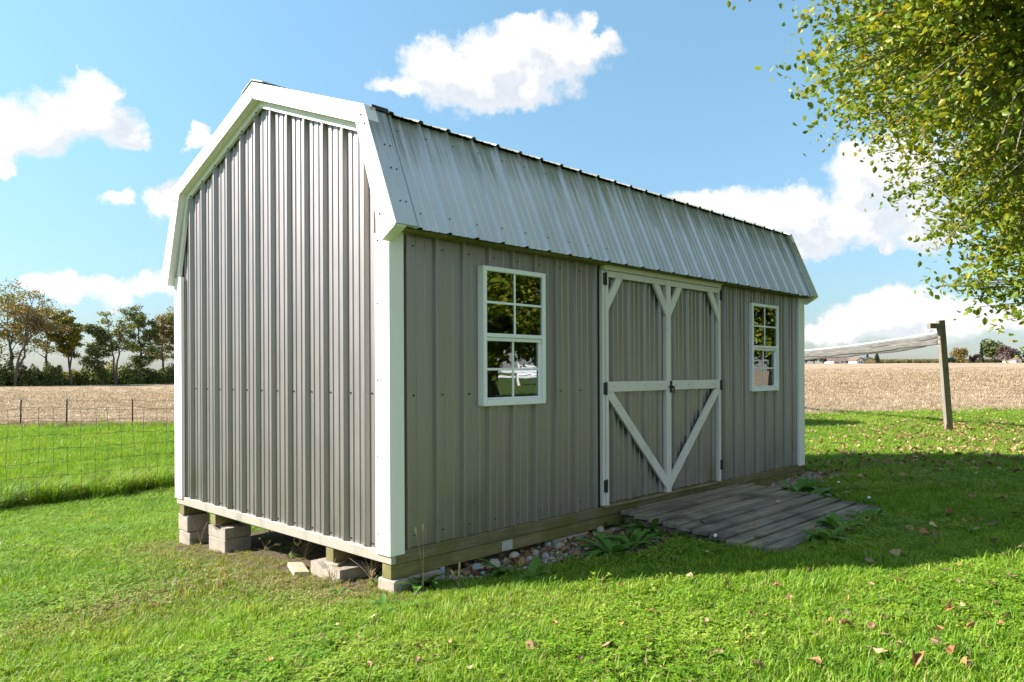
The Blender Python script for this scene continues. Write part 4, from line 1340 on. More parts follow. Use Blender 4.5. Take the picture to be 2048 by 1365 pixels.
def weed(P, nl, ln, w_, label, seed, grassy=0, up=0.9):
    r = random.Random(seed)
    z = float(gz(P[0], P[1])) - 0.01
    root = empty('broadleaf_weed', (P[0], P[1], z))
    tag(root, label, 'weed', 'broadleaf weeds round the shed and ramp')
    for i in range(nl):
        m = MB()
        broad_leaf(m, (r.uniform(-.02, .02), r.uniform(-.02, .02), 0), r.uniform(0, 6.28), ln * r.uniform(.6, 1.1), w_ * r.uniform(.7, 1.1), up * r.uniform(0.5, 1.3), r.uniform(.4, 1.0), r)
        m.build('leaf', M_WEED, root, smooth=True)
    return root
wl = [((845, 1170), 9, .15, .028, 'dark broadleaf weed against the near corner block'), ((1015, 1150), 7, .13, .022, 'upright green weed in front of the stones on the gravel'),
      ((1062, 1160), 8, .10, .022, 'low weed at the edge of the gravel, halfway to the ramp'), ((1225, 1112), 14, .19, .026, 'big clump of broadleaf weeds at the end of the gravel'),
      ((1265, 1098), 10, .17, .022, 'leafy weed between the big clump and the ramp'), ((1300, 1068), 7, .20, .022, 'upright weed leaning on the left side of the ramp'), ((1325, 1078), 5, .19, .02, 'tall two leaved weed beside the ramp stringer'),
      ((1200, 1060), 8, .14, .022, 'weed beside the near top corner of the ramp'), ((1240, 1020), 6, .10, .015, 'yellowish weed growing over the top corner of the ramp'),
      ((1600, 990), 14, .22, .04, 'broad leaved weed lapping over the right edge of the ramp'), ((1625, 1000), 9, .20, .036, 'weed beside the ramp, just right of the broad leaved one'), ((1580, 1003), 5, .09, .02, 'small bright weed sprouting between two ramp planks'), ((1497, 988), 5, .10, .012, 'thin weed sprouting at the right side of the ramp top'),
      ((1680, 1060), 12, .16, .028, 'weed clump covering the front right corner of the ramp'), ((1650, 1085), 9, .15, .024, 'weed in front of the cut corner of the ramp'), ((1740, 1040), 8, .13, .024, 'low weed off the outer corner of the ramp'),
      ((800, 1222), 12, .085, .017, 'low pale weed on the lawn in front of the corner block'), ((765, 1212), 10, .08, .016, 'leafy weed beside the corner block on its gable side'), ((1410, 1112), 6, .10, .016, 'weed at the foot of the ramp front left corner'), ((1150, 1128), 6, .09, .018, 'small weed on the gravel left of the big clump'),
      ((552, 1150), 8, .06, .013, 'leafy weed in dry grass in front of the gable'), ((675, 1190), 8, .07, .014, 'weed on the lawn in front of the pale concrete block')]
for i, (q, nl, ln, w_, lab) in enumerate(wl):
    lush = i not in (16, 17, 20, 21)
    weed(at(*q), int(nl * (2.2 if lush else 1.4)), ln * (1.4 if lush else 1.2), w_ * (1.35 if lush else 1.2), lab, 900 + i)

def seed_weed(q, h, nst, label, seed, heads=True, spread=0.10):
    r = random.Random(seed)
    P = at(*q); z = float(gz(P[0], P[1])) - 0.01
    root = empty('seeding_weed', (P[0], P[1], z))
    tag(root, label, 'weed', 'dry seeding weeds by the blocks')
    for i in range(nst):
        a = r.uniform(0, 6.28); sp_ = spread * r.uniform(.4, 1.4); hh = h * r.uniform(.6, 1.1)
        pth = [(r.uniform(-.02, .02), r.uniform(-.02, .02), 0)]
        for k in range(1, 5):
            t_ = k / 4
            pth.append((math.cos(a) * sp_ * t_ ** 2, math.sin(a) * sp_ * t_ ** 2, hh * t_))
        m = MB(); m.tube(pth, [0.0022, 0.002, 0.0018, 0.0015, 0.001], 4)
        stm = m.build('stem', M_DRYSTEM, root)
        if heads:
            m = MB(); e = Vector(pth[-1]); d = (e - Vector(pth[-2])).normalized()
            m.tube([e - d * 0.005, e + d * 0.012, e + d * 0.03, e + d * 0.042], [0.003, 0.007, 0.006, 0.001], 6)
            m.build('seed_head', M_SEED, stm)
    for i in range(3):
        m = MB(); broad_leaf(m, (0, 0, 0), r.uniform(0, 6.28), h * .5, 0.006, 1.2, .8, r); m.build('leaf', M_WEED, root)
seed_weed((610, 1120), 0.20, 8, 'foxtail weeds with pale seed heads left of the pale block', 21)
seed_weed((580, 1118), 0.16, 4, 'few foxtail stems in front of the dark gap under the gable', 22)
seed_weed((402, 1090), 0.24, 6, 'thin grass stems growing up between the two block stacks', 23, False)
seed_weed((742, 1165), 0.22, 12, 'tangle of dry stems between the corner block and its neighbour', 24, False, 0.12)
seed_weed((847, 1185), 0.34, 2, 'single tall thin weed in front of the corner block', 25, True, 0.03)
seed_weed((530, 1103), 0.12, 5, 'reddish dry weed in front of the gap under the gable', 26, True)
seed_weed((660, 1165), 0.14, 7, 'dark dry stems against the pale concrete block', 27, False)
seed_weed((918, 1180), 0.14, 3, 'small dry weed at the edge of the shadow by the gravel', 28, True, 0.04)

def puff(q, lab, lean, onramp=False):
    P = at(*q)
    z = float(gz(P[0], P[1]))
    root = empty('seed_puff', (P[0], P[1], z)); tag(root, lab, 'dandelion', 'white puffs round the ramp')
    m = MB(); m.tube([(0, 0, 0), (lean * .4, 0, 0.05), (lean, 0, 0.085)], 0.002, 5); m.build('stem', M_WEED, root)
    m = MB(); m.blob((lean, 0, 0.092), (0.013, 0.013, 0.012), 3, 1, 0.12); m.build('puff', M_FLUFF, root)
puff((1428, 1100), 'white puff on a leaning stem at the left side of the ramp', 0.02)
puff((1674, 985), 'white puff standing in the grass right of the ramp', 0.03)
puff((1738, 1018), 'white puff at the far outer corner of the ramp', 0.0)

# ------------------------------------------------------------------ leaves in bulk
def leaf_cloud(centers, size, r, droop=0.5, aspect=0.62):
    n = len(centers)
    base = np.array([(0, -1, 0), (aspect, -0.35, 0.18), (aspect * .8, 0.35, 0.2), (0, 1, -0.1), (-aspect * .8, 0.35, 0.2), (-aspect, -0.35, 0.18)]) * 0.5
    s = size * r.uniform(0.65, 1.25, n)
    az_ = r.uniform(0, 2 * np.pi, n)
    pit = r.normal(-droop, 0.55, n); rol = r.normal(0, 0.7, n)
    ca, sa = np.cos(az_), np.sin(az_); cp, sp_ = np.cos(pit), np.sin(pit); cr_, sr_ = np.cos(rol), np.sin(rol)
    # local axes: y along the leaf, x across, z normal
    Y = np.stack([ca * cp, sa * cp, sp_], -1)
    X0 = np.stack([-sa, ca, np.zeros(n)], -1)
    Z0 = np.cross(X0, Y)
    X = X0 * cr_[:, None] + Z0 * sr_[:, None]; Z = np.cross(X, Y)
    V = centers[:, None, :] + s[:, None, None] * (base[None, :, 0:1] * X[:, None] + base[None, :, 1:2] * Y[:, None] + base[None, :, 2:3] * Z[:, None])
    b = np.arange(n)[:, None] * 6
    F = np.concatenate([b + np.array([[0, 1, 2, 3]]), b + np.array([[0, 3, 4, 5]])], 0)
    return V.reshape(-1, 3), F

def in_ell(p, c, r):
    return (((p - np.array(c)) / np.array(r)) ** 2).sum(-1) < 1

def big_tree(name, label, base, trunk_h, trunk_r, lobes, n_cl, per, size, mat, bark, seed, limb_r=0.14, spread=0.19):
    """tree from crown lobes (centre, radii): trunk, limbs to each lobe, branches to leaf clusters, leaves"""
    r = np.random.default_rng(seed)
    base = np.array(base, float)
    root = empty(name, tuple(base))
    tag(root, label, 'tree')
    tr = MB()
    fork = np.array([0.0, 0.0, trunk_h])
    tr.tube([(0, 0, -0.2), (0.02, 0, 0.25), (0.03, 0.02, trunk_h * .6), fork], [trunk_r * 1.5, trunk_r * 1.05, trunk_r * .9, trunk_r * .8], 10)
    vol = np.array([l[1][0] * l[1][1] * l[1][2] for l in lobes]); vol = vol ** 0.75; vol /= vol.sum()
    limbs, cent = [], []
    lm = MB()
    for (c, rad), fv in zip(lobes, vol):
        c = np.array(c) - base; rad = np.array(rad)
        nl = max(2, int(round(fv * 16)))
        paths = []
        for k in range(nl):
            d = r.normal(size=3); d /= np.linalg.norm(d)
            e = c + d * rad * r.uniform(0.35, 0.75)
            st_ = fork + np.array([0, 0, r.uniform(-0.25, 0.9)]) * 0.6
            mid = (st_ + e) / 2 + np.array([0, 0, 0.12 * np.linalg.norm(e - st_)]) + r.normal(0, 0.12, 3)
            ts = np.linspace(0, 1, 9)[:, None]
            path = (1 - ts) ** 2 * st_ + 2 * ts * (1 - ts) * mid + ts ** 2 * e + np.concatenate([np.zeros((1, 3)), r.normal(0, 0.05, (8, 3))])
            lm.tube(path, np.linspace(limb_r, 0.018, 9) * r.uniform(.7, 1.1), 6)
            paths.append(path)
        P = np.concatenate(paths)
        ncl = int(n_cl * fv)
        dirs = r.normal(size=(ncl * 2, 3)); dirs /= np.linalg.norm(dirs, axis=1)[:, None]
        q = r.uniform(0, 1, ncl * 2) ** 0.42
        cc = c + dirs * rad * q[:, None]
        # clumping: drop the centres in the hollow parts of a slow wave
        wv = np.sin(cc[:, 0] * 2.1 + seed) * np.sin(cc[:, 1] * 2.3) * np.sin(cc[:, 2] * 2.7 + 1)
        cc = cc[np.argsort(-(wv + r.normal(0, 0.35, len(wv))))[:ncl]]
        for p in cc:
            dd = np.linalg.norm(P - p, axis=1); j = int(np.argmin(dd + 0.3 * np.linalg.norm(P - fork, axis=1) * 0))
            a = P[j]
            mid = (a + p) / 2 + np.array([0, 0, 0.08]) + r.normal(0, 0.04, 3)
            out = p + (p - a) * 0.25 + np.array([0, 0, -0.05])
            lm.tube([a, mid, p, out], [0.019, 0.014, 0.009, 0.005], 4, cap=False)
            m_ = r.integers(int(per * .6), int(per * 1.4))
            tt = r.uniform(0.2, 1.15, m_)[:, None]
            ctr = mid + (out - mid) * tt + r.normal(0, spread, (m_, 3)) * np.array([1, 1, .75]) * 0.55
            cent.append(ctr)
    tr.build('trunk', bark, root)
    lm.build('limbs', M_BARKL if bark is M_BARK else bark, root)
    V, F = leaf_cloud(np.concatenate(cent), size, r)
    np_mesh('crown', V, F, mat, root)
    print(label, len(F) // 2, 'leaves')
    return root

M_MAPLE = leaf_mat('autumn_tree_leaf', [(0.0, (0.08, 0.145, 0.016)), (0.35, (0.15, 0.225, 0.02)), (0.65, (0.25, 0.295, 0.028)), (0.88, (0.40, 0.33, 0.04)), (1.0, (0.36, 0.16, 0.04))], trans=0.42, rough=0.42, patch=(0.8, 0.6))
def lobe_dr(D, Rr, z, rad):
    x, y = dr(D, Rr); return ((x, y, z), rad)
tx, ty = dr(10.6, 9.4)
big_tree('yard_tree', 'large green and yellow autumn tree overhanging the lawn at upper right', (tx, ty, float(gz(tx, ty))), 2.0, 0.24,
         [lobe_dr(8.0, 6.0, 5.0, (2.25, 2.25, 1.4)), lobe_dr(8.3, 7.15, 3.2, (2.0, 2.0, 1.35)), lobe_dr(9.0, 7.9, 2.2, (2.0, 2.0, 1.0)), lobe_dr(10.6, 9.9, 6.3, (4.6, 4.6, 3.4)), lobe_dr(9.0, 6.5, 6.4, (2.9, 2.9, 1.8)), lobe_dr(10.0, 9.6, 4.2, (3.3, 3.3, 2.2))],
         2900, 74, 0.090, M_MAPLE, M_BARK, 3)
sx_, sy_ = 9.2, -8.6
big_tree('yard_tree', 'second yard tree beside the lawn, seen only mirrored in the window', (sx_, sy_, float(gz(sx_, sy_))), 1.5, 0.2,
         [((sx_, sy_, 3.0), (2.6, 2.6, 1.9)), ((sx_ - .3, sy_ + .2, 5.0), (3.0, 3.0, 2.2)), ((sx_ - 1.2, sy_ + 1.2, 2.2), (1.6, 1.6, 1.0)), ((sx_ + 1.6, sy_ - 1.0, 2.6), (1.8, 1.8, 1.4))],
         700, 46, 0.14, M_MAPLE, M_BARK, 8)

# ------------------------------------------------------------------ net post and net
P = at(1898, 865)
pz = float(gz(P[0], P[1]))
post = empty('net_post', (P[0], P[1], pz), YAW - math.pi / 2 + 0.16)
tag(post, 'leaning weathered timber post that holds the end of a net', 'post')
m = MB(); m.box(-0.07, 0.07, -0.045, 0.045, -0.15, 2.27, 0.005)
pb = m.build('post', M_POST, post); pb.rotation_euler = (0, R_(-4.6), 0)
m = MB(); m.box(-0.45, -0.155, -0.05, 0.05, 2.10, 2.20, 0.004); m.build('arm', M_POST, post)
m = MB(); m.box(-0.012, 0.012, -0.055, -0.0455, -0.02, 0.16, 0.002); o = m.build('red_stake', simple('faded_red_paint', (0.30, 0.08, 0.05), (0.45, 0.16, 0.10), 20, 0.8), post); o.location = (-0.095, 0, 0)
m = MB(); m.tube([(-0.26 + 0.055 * math.cos(t_), -0.06, 1.83 + 0.055 * math.sin(t_)) for t_ in np.linspace(0.2, 5.2, 10)], 0.006, 5); m.build('hook', M_BLACK, post)
m = MB(); m.tube([(-0.105 , -0.05, 1.27), (0.0, -0.052, 1.28)], 0.004, 4); m.build('strap', M_BLACK, post)
# the net: a folded white band sagging away behind the shed
M_NET = simple('faded_white_net', (0.07, 0.063, 0.054), (0.18, 0.165, 0.142), 3, 0.85, 0.5, (1.5, 1.5, 18))
netr = empty('volleyball_net', (P[0], P[1], pz))
tag(netr, 'folded greyish white net stretched from the leaning post behind the shed', 'net')
e0 = np.array([-0.20 * RT[0], -0.20 * RT[1], 0]); ex_, ey_ = dr(25.0, 25.0 * 0.27)
e1 = np.array([ex_ - P[0], ey_ - P[1], 0.0]); e1[2] = 1.80 + float(gz(ex_, ey_)) - pz
for j, (zt0, h0, h1, off_, wav) in enumerate(((1.97, 0.20, 0.17, 0.0, 0.012), (2.00, 0.09, 0.12, -0.035, 0.02), (1.90, 0.11, 0.10, -0.055, 0.018))):
    nseg = 40; nv = 4
    V = []
    for i in range(nseg + 1):
        t_ = i / nseg
        c = e0 * (1 - t_) + e1 * t_
        sag = -0.16 * 4 * t_ * (1 - t_)
        ht = h0 * (1 - t_) + h1 * t_
        if j == 0: ht *= 0.86 + 0.25 * sst(0, 0.05, t_)
        for k in range(nv + 1):
            q = k / nv
            rip = wav * math.sin(i * 1.3 + k * 2 + j) + off_
            V.append((c[0] - FW[0] * rip * -1, c[1] + FW[1] * rip, (zt0 if j < 3 else 0) * (1 - t_) + e1[2] * t_ + sag - ht * q + 0.012 * math.sin(i * .9 + j * 2)))
    F = [(i * (nv + 1) + k, (i + 1) * (nv + 1) + k, (i + 1) * (nv + 1) + k + 1, i * (nv + 1) + k + 1) for i in range(nseg) for k in range(nv)]
    o = np_mesh('net_fold', V, F, M_NET, netr, smooth=True)
    sm_ = o.modifiers.new('thickness', 'SOLIDIFY'); sm_.thickness = 0.012
m = MB(); m.tube([tuple(e0 * (1 - t_) + np.array([e1[0], e1[1], 0]) * t_ + np.array([0, 0, 2.03 * (1 - t_) + (e1[2] + .03) * t_ - 0.16 * 4 * t_ * (1 - t_)])) for t_ in np.linspace(0, 1, 20)], 0.012, 6); m.build('top_cord', M_FLUFF, netr)
m = MB(); m.tube([(-0.32 * RT[0], -0.32 * RT[1], 2.07), (-0.40 * RT[0], -0.40 * RT[1], 2.02)], 0.006, 5); m.build('tie', M_BLACK, netr)

# ------------------------------------------------------------------ wire fence beside the tall grass
M_WIRE = simple('rusty_wire', (0.045, 0.035, 0.03), (0.10, 0.075, 0.06), 20, 0.8)
M_TPOST = simple('green_black_post', (0.02, 0.022, 0.018), (0.05, 0.048, 0.04), 20, 0.6)
def pt_f(u, z, w_=0.0):
    x = FA[0] + fdir[0] * u + fnrm[0] * w_; y = FA[1] + fdir[1] * u + fnrm[1] * w_
    return x, y
wf = empty('wire_fence', (FA[0], FA[1], float(gz(*FA))))
tag(wf, 'woven wire mesh fence standing in the tall grass at left', 'fence')
rw = random.Random(3)
def fence_h(u): return 1.42 + 0.035 * math.sin(u * 1.7) + 0.02 * math.sin(u * 4.1)
rows = np.linspace(0.02, 1.0, 8)
org = np.array([FA[0], FA[1], float(gz(*FA))])
for q in rows:
    m = MB()
    pth = []
    for u in np.arange(-4.0, 6.01, 0.18):
        x, y = pt_f(u, 0, 0.03 * math.sin(u * 2.2 + q * 3))
        pth.append(np.array([x, y, float(gz(x, y)) + fence_h(u) * q + 0.010 * math.sin(u * 11 + q * 17)]) - org)
    m.tube(pth, 0.0033, 4, cap=False); m.build('wire', M_WIRE, wf)
u = -4.0
while u < 6.0:
    m = MB(); pth = []
    jx = rw.uniform(-0.02, 0.02)
    for q in rows:
        x, y = pt_f(u + jx * q + 0.012 * math.sin(q * 9 + u * 5), 0, 0.03 * math.sin(u * 2.2 + q * 3))
        pth.append(np.array([x, y, float(gz(x, y)) + fence_h(u) * q]) - org)
    m.tube(pth, 0.0030, 4, cap=False); m.build('wire', M_WIRE, wf)
    u += 0.205
for u in (-3.6, 4.4):
    x, y = pt_f(u, 0, 0.06); zz = float(gz(x, y))
    m = MB(); m.box(-.018, .018, -.004, .004, -0.3, 1.5); m.box(-.004, .004, -.02, -.0041, -0.3, 1.5)
    o = m.build('post', M_TPOST, wf); o.location = (x - org[0], y - org[1], zz - org[2]); o.rotation_euler = (0, 0, math.atan2(fdir[1], fdir[0]))

# far fence along the edge of the field
ff = None
pp_ = [at(-80, 850), at(15, 858), at(132, 858), at(265, 858), at(400, 856), at(540, 852)]
pp_[1] = at(40, 858)
org = np.array([pp_[2][0], pp_[2][1], float(gz(pp_[2][0], pp_[2][1]))])
ff = empty('field_fence', tuple(org)); tag(ff, 'thin wire fence on steel posts along the edge of the left field', 'fence')
M_WHITE = simple('white_tip_paint', (0.6, 0.6, 0.58), (0.75, 0.75, 0.72), 20, 0.6)
for p_ in pp_:
    zz = float(gz(p_[0], p_[1]))
    m = MB(); m.box(-.022, .022, -.006, .006, -0.3, 1.10); m.box(-.006, .006, -.03, -.0061, -0.3, 1.10)
    o = m.build('post', M_TPOST, ff); o.location = (p_[0] - org[0], p_[1] - org[1], zz - org[2]); o.rotation_euler = (rw.uniform(-.03, .03), rw.uniform(-.03, .03), YAW)
    m = MB(); m.box(-.024, .024, -.032, .008, 1.075, 1.15, 0.003); m.build('tip', M_WHITE, o)
for h in (1.02, 0.70, 0.38):
    m = MB(); m.tube([(p_[0] - org[0], p_[1] - org[1], float(gz(p_[0], p_[1])) + h - org[2]) for p_ in pp_], 0.005, 4, cap=False); m.build('wire', M_WIRE, ff)
# dry weeds heaped at its foot
M_DRYGR = leaf_mat('dry_grass', [(0.0, (0.16, 0.10, 0.06)), (0.5, (0.30, 0.21, 0.12)), (1.0, (0.42, 0.32, 0.19))], trans=0.2, attr='tint')
dpro = [tuft('dry_tuft_%d' % k, 30, 0.16, 0.10, 0.36, 0.012, 1.5, M_DRYGR, 700 + k) for k in range(3)]
n = 900
ti = rng.uniform(0, len(pp_) - 1, n); i0 = ti.astype(int); fr_ = ti - i0
PA = np.array([p_[:2] for p_ in pp_])
xy = PA[i0] * (1 - fr_)[:, None] + PA[i0 + 1] * fr_[:, None] + rng.normal(0, 0.55, (n, 2)) + FW * 0.4
o = scatter('dry_weeds', np.stack([xy[:, 0], xy[:, 1], gz(xy[:, 0], xy[:, 1]) + 0.02], -1), rng.uniform(0, 6.28, n), rng.uniform(0.35, 1.0, n), rng.integers(0, 3, n), rng.uniform(0, 1, n), np.zeros(n), dpro)
tag(o, 'brown dry weeds along the foot of the field fence', 'weeds', kind='stuff')

# ------------------------------------------------------------------ tree line beyond the left field
def line_tree(px, base_y, top_y, D, label, mat, seed, bare=0.4, trunks=1, lean=0.0, wide=0.36, low=0.35, dens=1.0):
    r = np.random.default_rng(seed)
    x, y = dr(D, (px - 1024) / F_PX * D)
    z = float(gz(x, y))
    sc = D / F_PX
    H = (HORIZON - 1 - top_y) * sc + CAM[2] - z
    root = empty('line_tree', (x, y, z)); tag(root, label, 'tree', 'trees in the line beyond the left field')
    rt3 = np.array([RT[0], RT[1], 0]); fw3 = np.array([FW[0], FW[1], 0])
    tr = MB(); cent = []
    for k in range(trunks):
        ln = lean + r.normal(0, 0.05) + (k - (trunks - 1) / 2) * 0.14
        pts = []
        wob = r.normal(0, 0.012, (9, 2))
        for i in range(9):
            t_ = i / 8
            pts.append(rt3 * (ln * H * t_ ** 1.1 + wob[i, 0] * H * (i > 0)) + fw3 * wob[i, 1] * H + np.array([0, 0, H * (0.92 - 0.1 * k) * t_ - (0.3 if i == 0 else 0)]))
        rad0 = 0.030 * H / 1.6 * (1.0 if trunks == 1 else 0.8)
        tr.tube(pts, np.linspace(rad0, 0.04, 9), 7)
        pts = np.array(pts)
        nb = int(17 / trunks) + 3
        for b in range(nb):
            t_ = low + (0.97 - low) * (b + r.uniform(0, 1)) / nb
            i = min(7, int(t_ * 8)); p0 = pts[i] + (pts[i + 1] - pts[i]) * (t_ * 8 - i)
            a = r.uniform(0, 6.28)
            ln_ = H * wide * (1.15 - 0.75 * abs(t_ - 0.55)) * r.uniform(0.45, 1.0) * (0.55 + 0.45 * math.sin(math.pi * min(1, t_)))
            d = rt3 * math.cos(a) + fw3 * math.sin(a) + np.array([0, 0, r.uniform(0.25, 0.9)])
            d /= np.linalg.norm(d)
            e = p0 + d * ln_ + np.array([0, 0, -0.05 * ln_]); mid = (p0 + e) / 2 + np.array([0, 0, 0.1 * ln_]) + r.normal(0, 0.06 * ln_, 3)
            tr.tube([p0, mid, e], [0.11 * (1.2 - t_) + 0.02, 0.05, 0.02], 5, cap=False)
            for s_ in range(5):
                q = r.uniform(0.35, 1.05); c = (1 - q) ** 2 * p0 + 2 * q * (1 - q) * mid + q * q * e
                tip = c + r.normal(0, 0.10 * H * wide * 1.6, 3) * np.array([1, 1, 0.8])
                tr.tube([c, tip], [0.035, 0.012], 4, cap=False)
                if r.uniform() < bare + 0.12: continue
                mlt = r.integers(int(40 * dens), int(95 * dens))
                cent.append(tip + r.normal(0, 0.055 * H * wide * 2.2, (mlt, 3)) * np.array([1, 1, 0.55]))
    tr.build('trunk', M_BARK, root)
    V, F = leaf_cloud(np.concatenate(cent), 0.34, r, 0.3, 0.75)
    np_mesh('crown', V, F, mat, root)
    return root
M_LT1 = leaf_mat('line_leaf_olive', [(0.0, (0.12, 0.145, 0.035)), (0.6, (0.22, 0.24, 0.055)), (1.0, (0.34, 0.29, 0.08))], trans=0.25)
M_LT2 = leaf_mat('line_leaf_yellow', [(0.0, (0.12, 0.13, 0.025)), (0.6, (0.27, 0.26, 0.035)), (1.0, (0.38, 0.32, 0.05))], trans=0.3)
M_LT3 = leaf_mat('line_leaf_dark', [(0.0, (0.08, 0.115, 0.04)), (0.6, (0.15, 0.19, 0.055)), (1.0, (0.24, 0.24, 0.07))], trans=0.2)
M_LT4 = leaf_mat('line_leaf_brown', [(0.0, (0.16, 0.145, 0.05)), (0.6, (0.29, 0.23, 0.08)), (1.0, (0.38, 0.27, 0.10))], trans=0.25)
line_tree(-20, 780, 560, 128, 'dense olive tree at the left edge of the tree line', M_LT1, 1, 0.15, 1, 0.0, 0.40, 0.25, 1.3)
line_tree(22, 775, 575, 130, 'bare limbed tree with a forked trunk near the left edge', M_LT1, 2, 0.5, 2, 0.02, 0.36, 0.4)
line_tree(30, 775, 572, 126, 'tall thin brownish tree leaning right over the field edge', M_LT4, 3, 0.35, 2, 0.16, 0.36, 0.5)
line_tree(95, 770, 605, 134, 'slender sparse tree right of the leaning tree', M_LT1, 4, 0.45, 1, 0.01, 0.24, 0.35, 0.8)
line_tree(142, 768, 606, 134, 'yellow green topped tree in the middle of the tree line', M_LT2, 5, 0.05, 2, 0.03, 0.22, 0.42, 1.5)
line_tree(190, 768, 640, 138, 'dark leafy tree right of the yellow green one', M_LT3, 6, 0.2, 1, 0.0, 0.28, 0.2, 1.2)
line_tree(232, 766, 614, 140, 'sparse tree with crooked left leaning limbs', M_LT1, 7, 0.5, 2, -0.04, 0.26, 0.45, 0.8)
line_tree(285, 764, 607, 146, 'dense dark pointed tree in the right half of the tree line', M_LT3, 8, 0.05, 1, 0.0, 0.26, 0.2, 1.5)
line_tree(328, 762, 618, 150, 'thin brown tree next to the shed in the tree line', M_LT4, 9, 0.4, 1, 0.0, 0.24, 0.3, 0.9)
line_tree(362, 762, 610, 152, 'olive tree half hidden behind the shed corner', M_LT1, 10, 0.2, 1, 0.0, 0.28, 0.25, 1.1)
# undergrowth: individual shrubs below the trees
M_SH = [M_LT3, leaf_mat('shrub_leaf', [(0.0, (0.08, 0.13, 0.035)), (0.6, (0.16, 0.22, 0.05)), (1.0, (0.28, 0.28, 0.07))], trans=0.2), M_LT2]
shl = ['dark round shrub under the leftmost tree of the tree line', 'dark bushy shrub under the forked tree', 'green shrub at the foot of the leaning tree', 'dark shrub below the slender sparse tree', 'dark shrub left of the yellow green tree', 'yellowish shrub at the foot of the yellow green tree', 'green shrub below the dark leafy tree', 'dark low shrub right of the dark leafy tree', 'yellow green shrub under the crooked limbed tree', 'dark shrub between the crooked and the pointed tree', 'dark shrub under the pointed tree', 'olive shrub left of the shed in the undergrowth', 'dark shrub touching the shed edge in the undergrowth']
for i, lab in enumerate(shl):
    r = np.random.default_rng(200 + i)
    px = -15 + i * 30; D = 124 + 0.075 * (px + 20) + r.uniform(-2, 2)
    x, y = dr(D, (px - 1024) / F_PX * D); z = float(gz(x, y))
    h = r.uniform(2.6, 4.6) if i < 12 else 4.2
    root = empty('shrub', (x, y, z)); tag(root, lab, 'shrub', 'undergrowth of the tree line')
    n = 2600
    d = r.normal(size=(n, 3)); d /= np.linalg.norm(d, axis=1)[:, None]
    q = r.uniform(0, 1, n) ** 0.35
    c = d * q[:, None] * np.array([2.4, 2.4, h]) * (1 + 0.25 * np.sin(d[:, 0:1] * 5 + i) * np.cos(d[:, 2:3] * 6))
    c[:, 2] = np.abs(c[:, 2])
    V, F = leaf_cloud(c, 0.36, r, 0.2, 0.8)
    np_mesh('foliage', V, F, M_SH[2 if i in (5, 8) else i % 2], root)
    m = MB()
    for k in range(3): m.tube([(0, 0, -.1), (r.normal(0, .3), r.normal(0, .3), h * .4), (r.normal(0, .8), r.normal(0, .8), h * .8)], [0.08, 0.05, 0.02], 5)
    m.build('stems', M_BARK, root)

# ------------------------------------------------------------------ far farm on the right horizon
FD = 262.0
def far(px, D=FD):
    x, y = dr(D, (px - 1024) / F_PX * D); return x, y, float(gz(x, y))
def far_h(py, D=FD): return (HORIZON - 3 - py) / F_PX * D + CAM[2]
def far_tree(px, w_, top, label, stops, seed, D=FD, conifer=False, base=727):
    r = np.random.default_rng(seed)
    x, y, z = far(px, D)
    H = max(2.0, far_h(top, D) - z); Wd = w_ / F_PX * D / 2
    root = empty('conifer' if conifer else 'far_tree', (x, y, z)); tag(root, label, 'tree', 'trees on the far horizon')
    n = int(1500 + 900 * (w_ > 40))
    if conifer:
        t_ = r.uniform(0, 1, n) ** 0.7
        rad = Wd * (1.02 - t_) * (0.75 + 0.25 * np.sin(t_ * 40)) * r.uniform(.2, 1, n) ** .4
        a = r.uniform(0, 6.28, n)
        c = np.stack([rad * np.cos(a), rad * np.sin(a), 0.04 * H + t_ * H * .97], -1)
    else:
        cs = r.normal(0, 0.42, (9, 3)) * np.array([Wd, Wd, H * 0.42]) + np.array([0, 0, H * 0.56])
        k = r.integers(0, 9, n)
        d = r.normal(size=(n, 3)); d /= np.linalg.norm(d, axis=1)[:, None]
        c = cs[k] + d * (r.uniform(0, 1, n) ** .4)[:, None] * np.array([Wd, Wd, H * 0.42]) * 0.55
        c[:, 2] = np.clip(c[:, 2], 0.05 * H, H * 0.985)
        lim = np.hypot(c[:, 0], c[:, 1]) < Wd * 1.02
        c = c[lim]
    V, F = leaf_cloud(c, max(0.35, Wd * 0.16), r, 0.2, 0.8)
    np_mesh('crown', V, F, leaf_mat('far_leaf_%d' % seed, stops, trans=0.2), root)
    m = MB(); m.tube([(0, 0, -.3), (0, 0, H * .5)], [0.25, 0.12], 6); m.build('trunk', M_BARK, root)
DG = [(0.0, (0.022, 0.04, 0.028)), (1.0, (0.06, 0.085, 0.05))]
GR = [(0.0, (0.06, 0.085, 0.03)), (1.0, (0.17, 0.19, 0.06))]
OC = [(0.0, (0.10, 0.085, 0.02)), (0.6, (0.22, 0.17, 0.035)), (1.0, (0.30, 0.17, 0.05))]
RD = [(0.0, (0.20, 0.04, 0.025)), (1.0, (0.42, 0.10, 0.06))]
PU = [(0.0, (0.07, 0.045, 0.045)), (1.0, (0.19, 0.12, 0.11))]
BR = [(0.0, (0.07, 0.055, 0.035)), (1.0, (0.17, 0.125, 0.08))]
far_tree(1612, 20, 712, 'dark far tree next to the shed corner on the horizon', DG, 1)
far_tree(1628, 22, 708, 'dark green round far tree left of the far house', DG, 2)
far_tree(1646, 22, 711, 'brownish far tree touching the far house', BR, 3, 258)
far_tree(1667, 22, 711, 'small red far tree behind the far house roof', RD, 4, 285)
far_tree(1688, 14, 716, 'low red brown far tree behind the middle of the far roof', BR, 41, 285)
far_tree(1735, 12, 708, 'small dark far conifer behind the yellow barn', DG, 5, 270, True)
far_tree(1754, 19, 704, 'larger dark far conifer right of the yellow barn', DG, 6, 262, True)
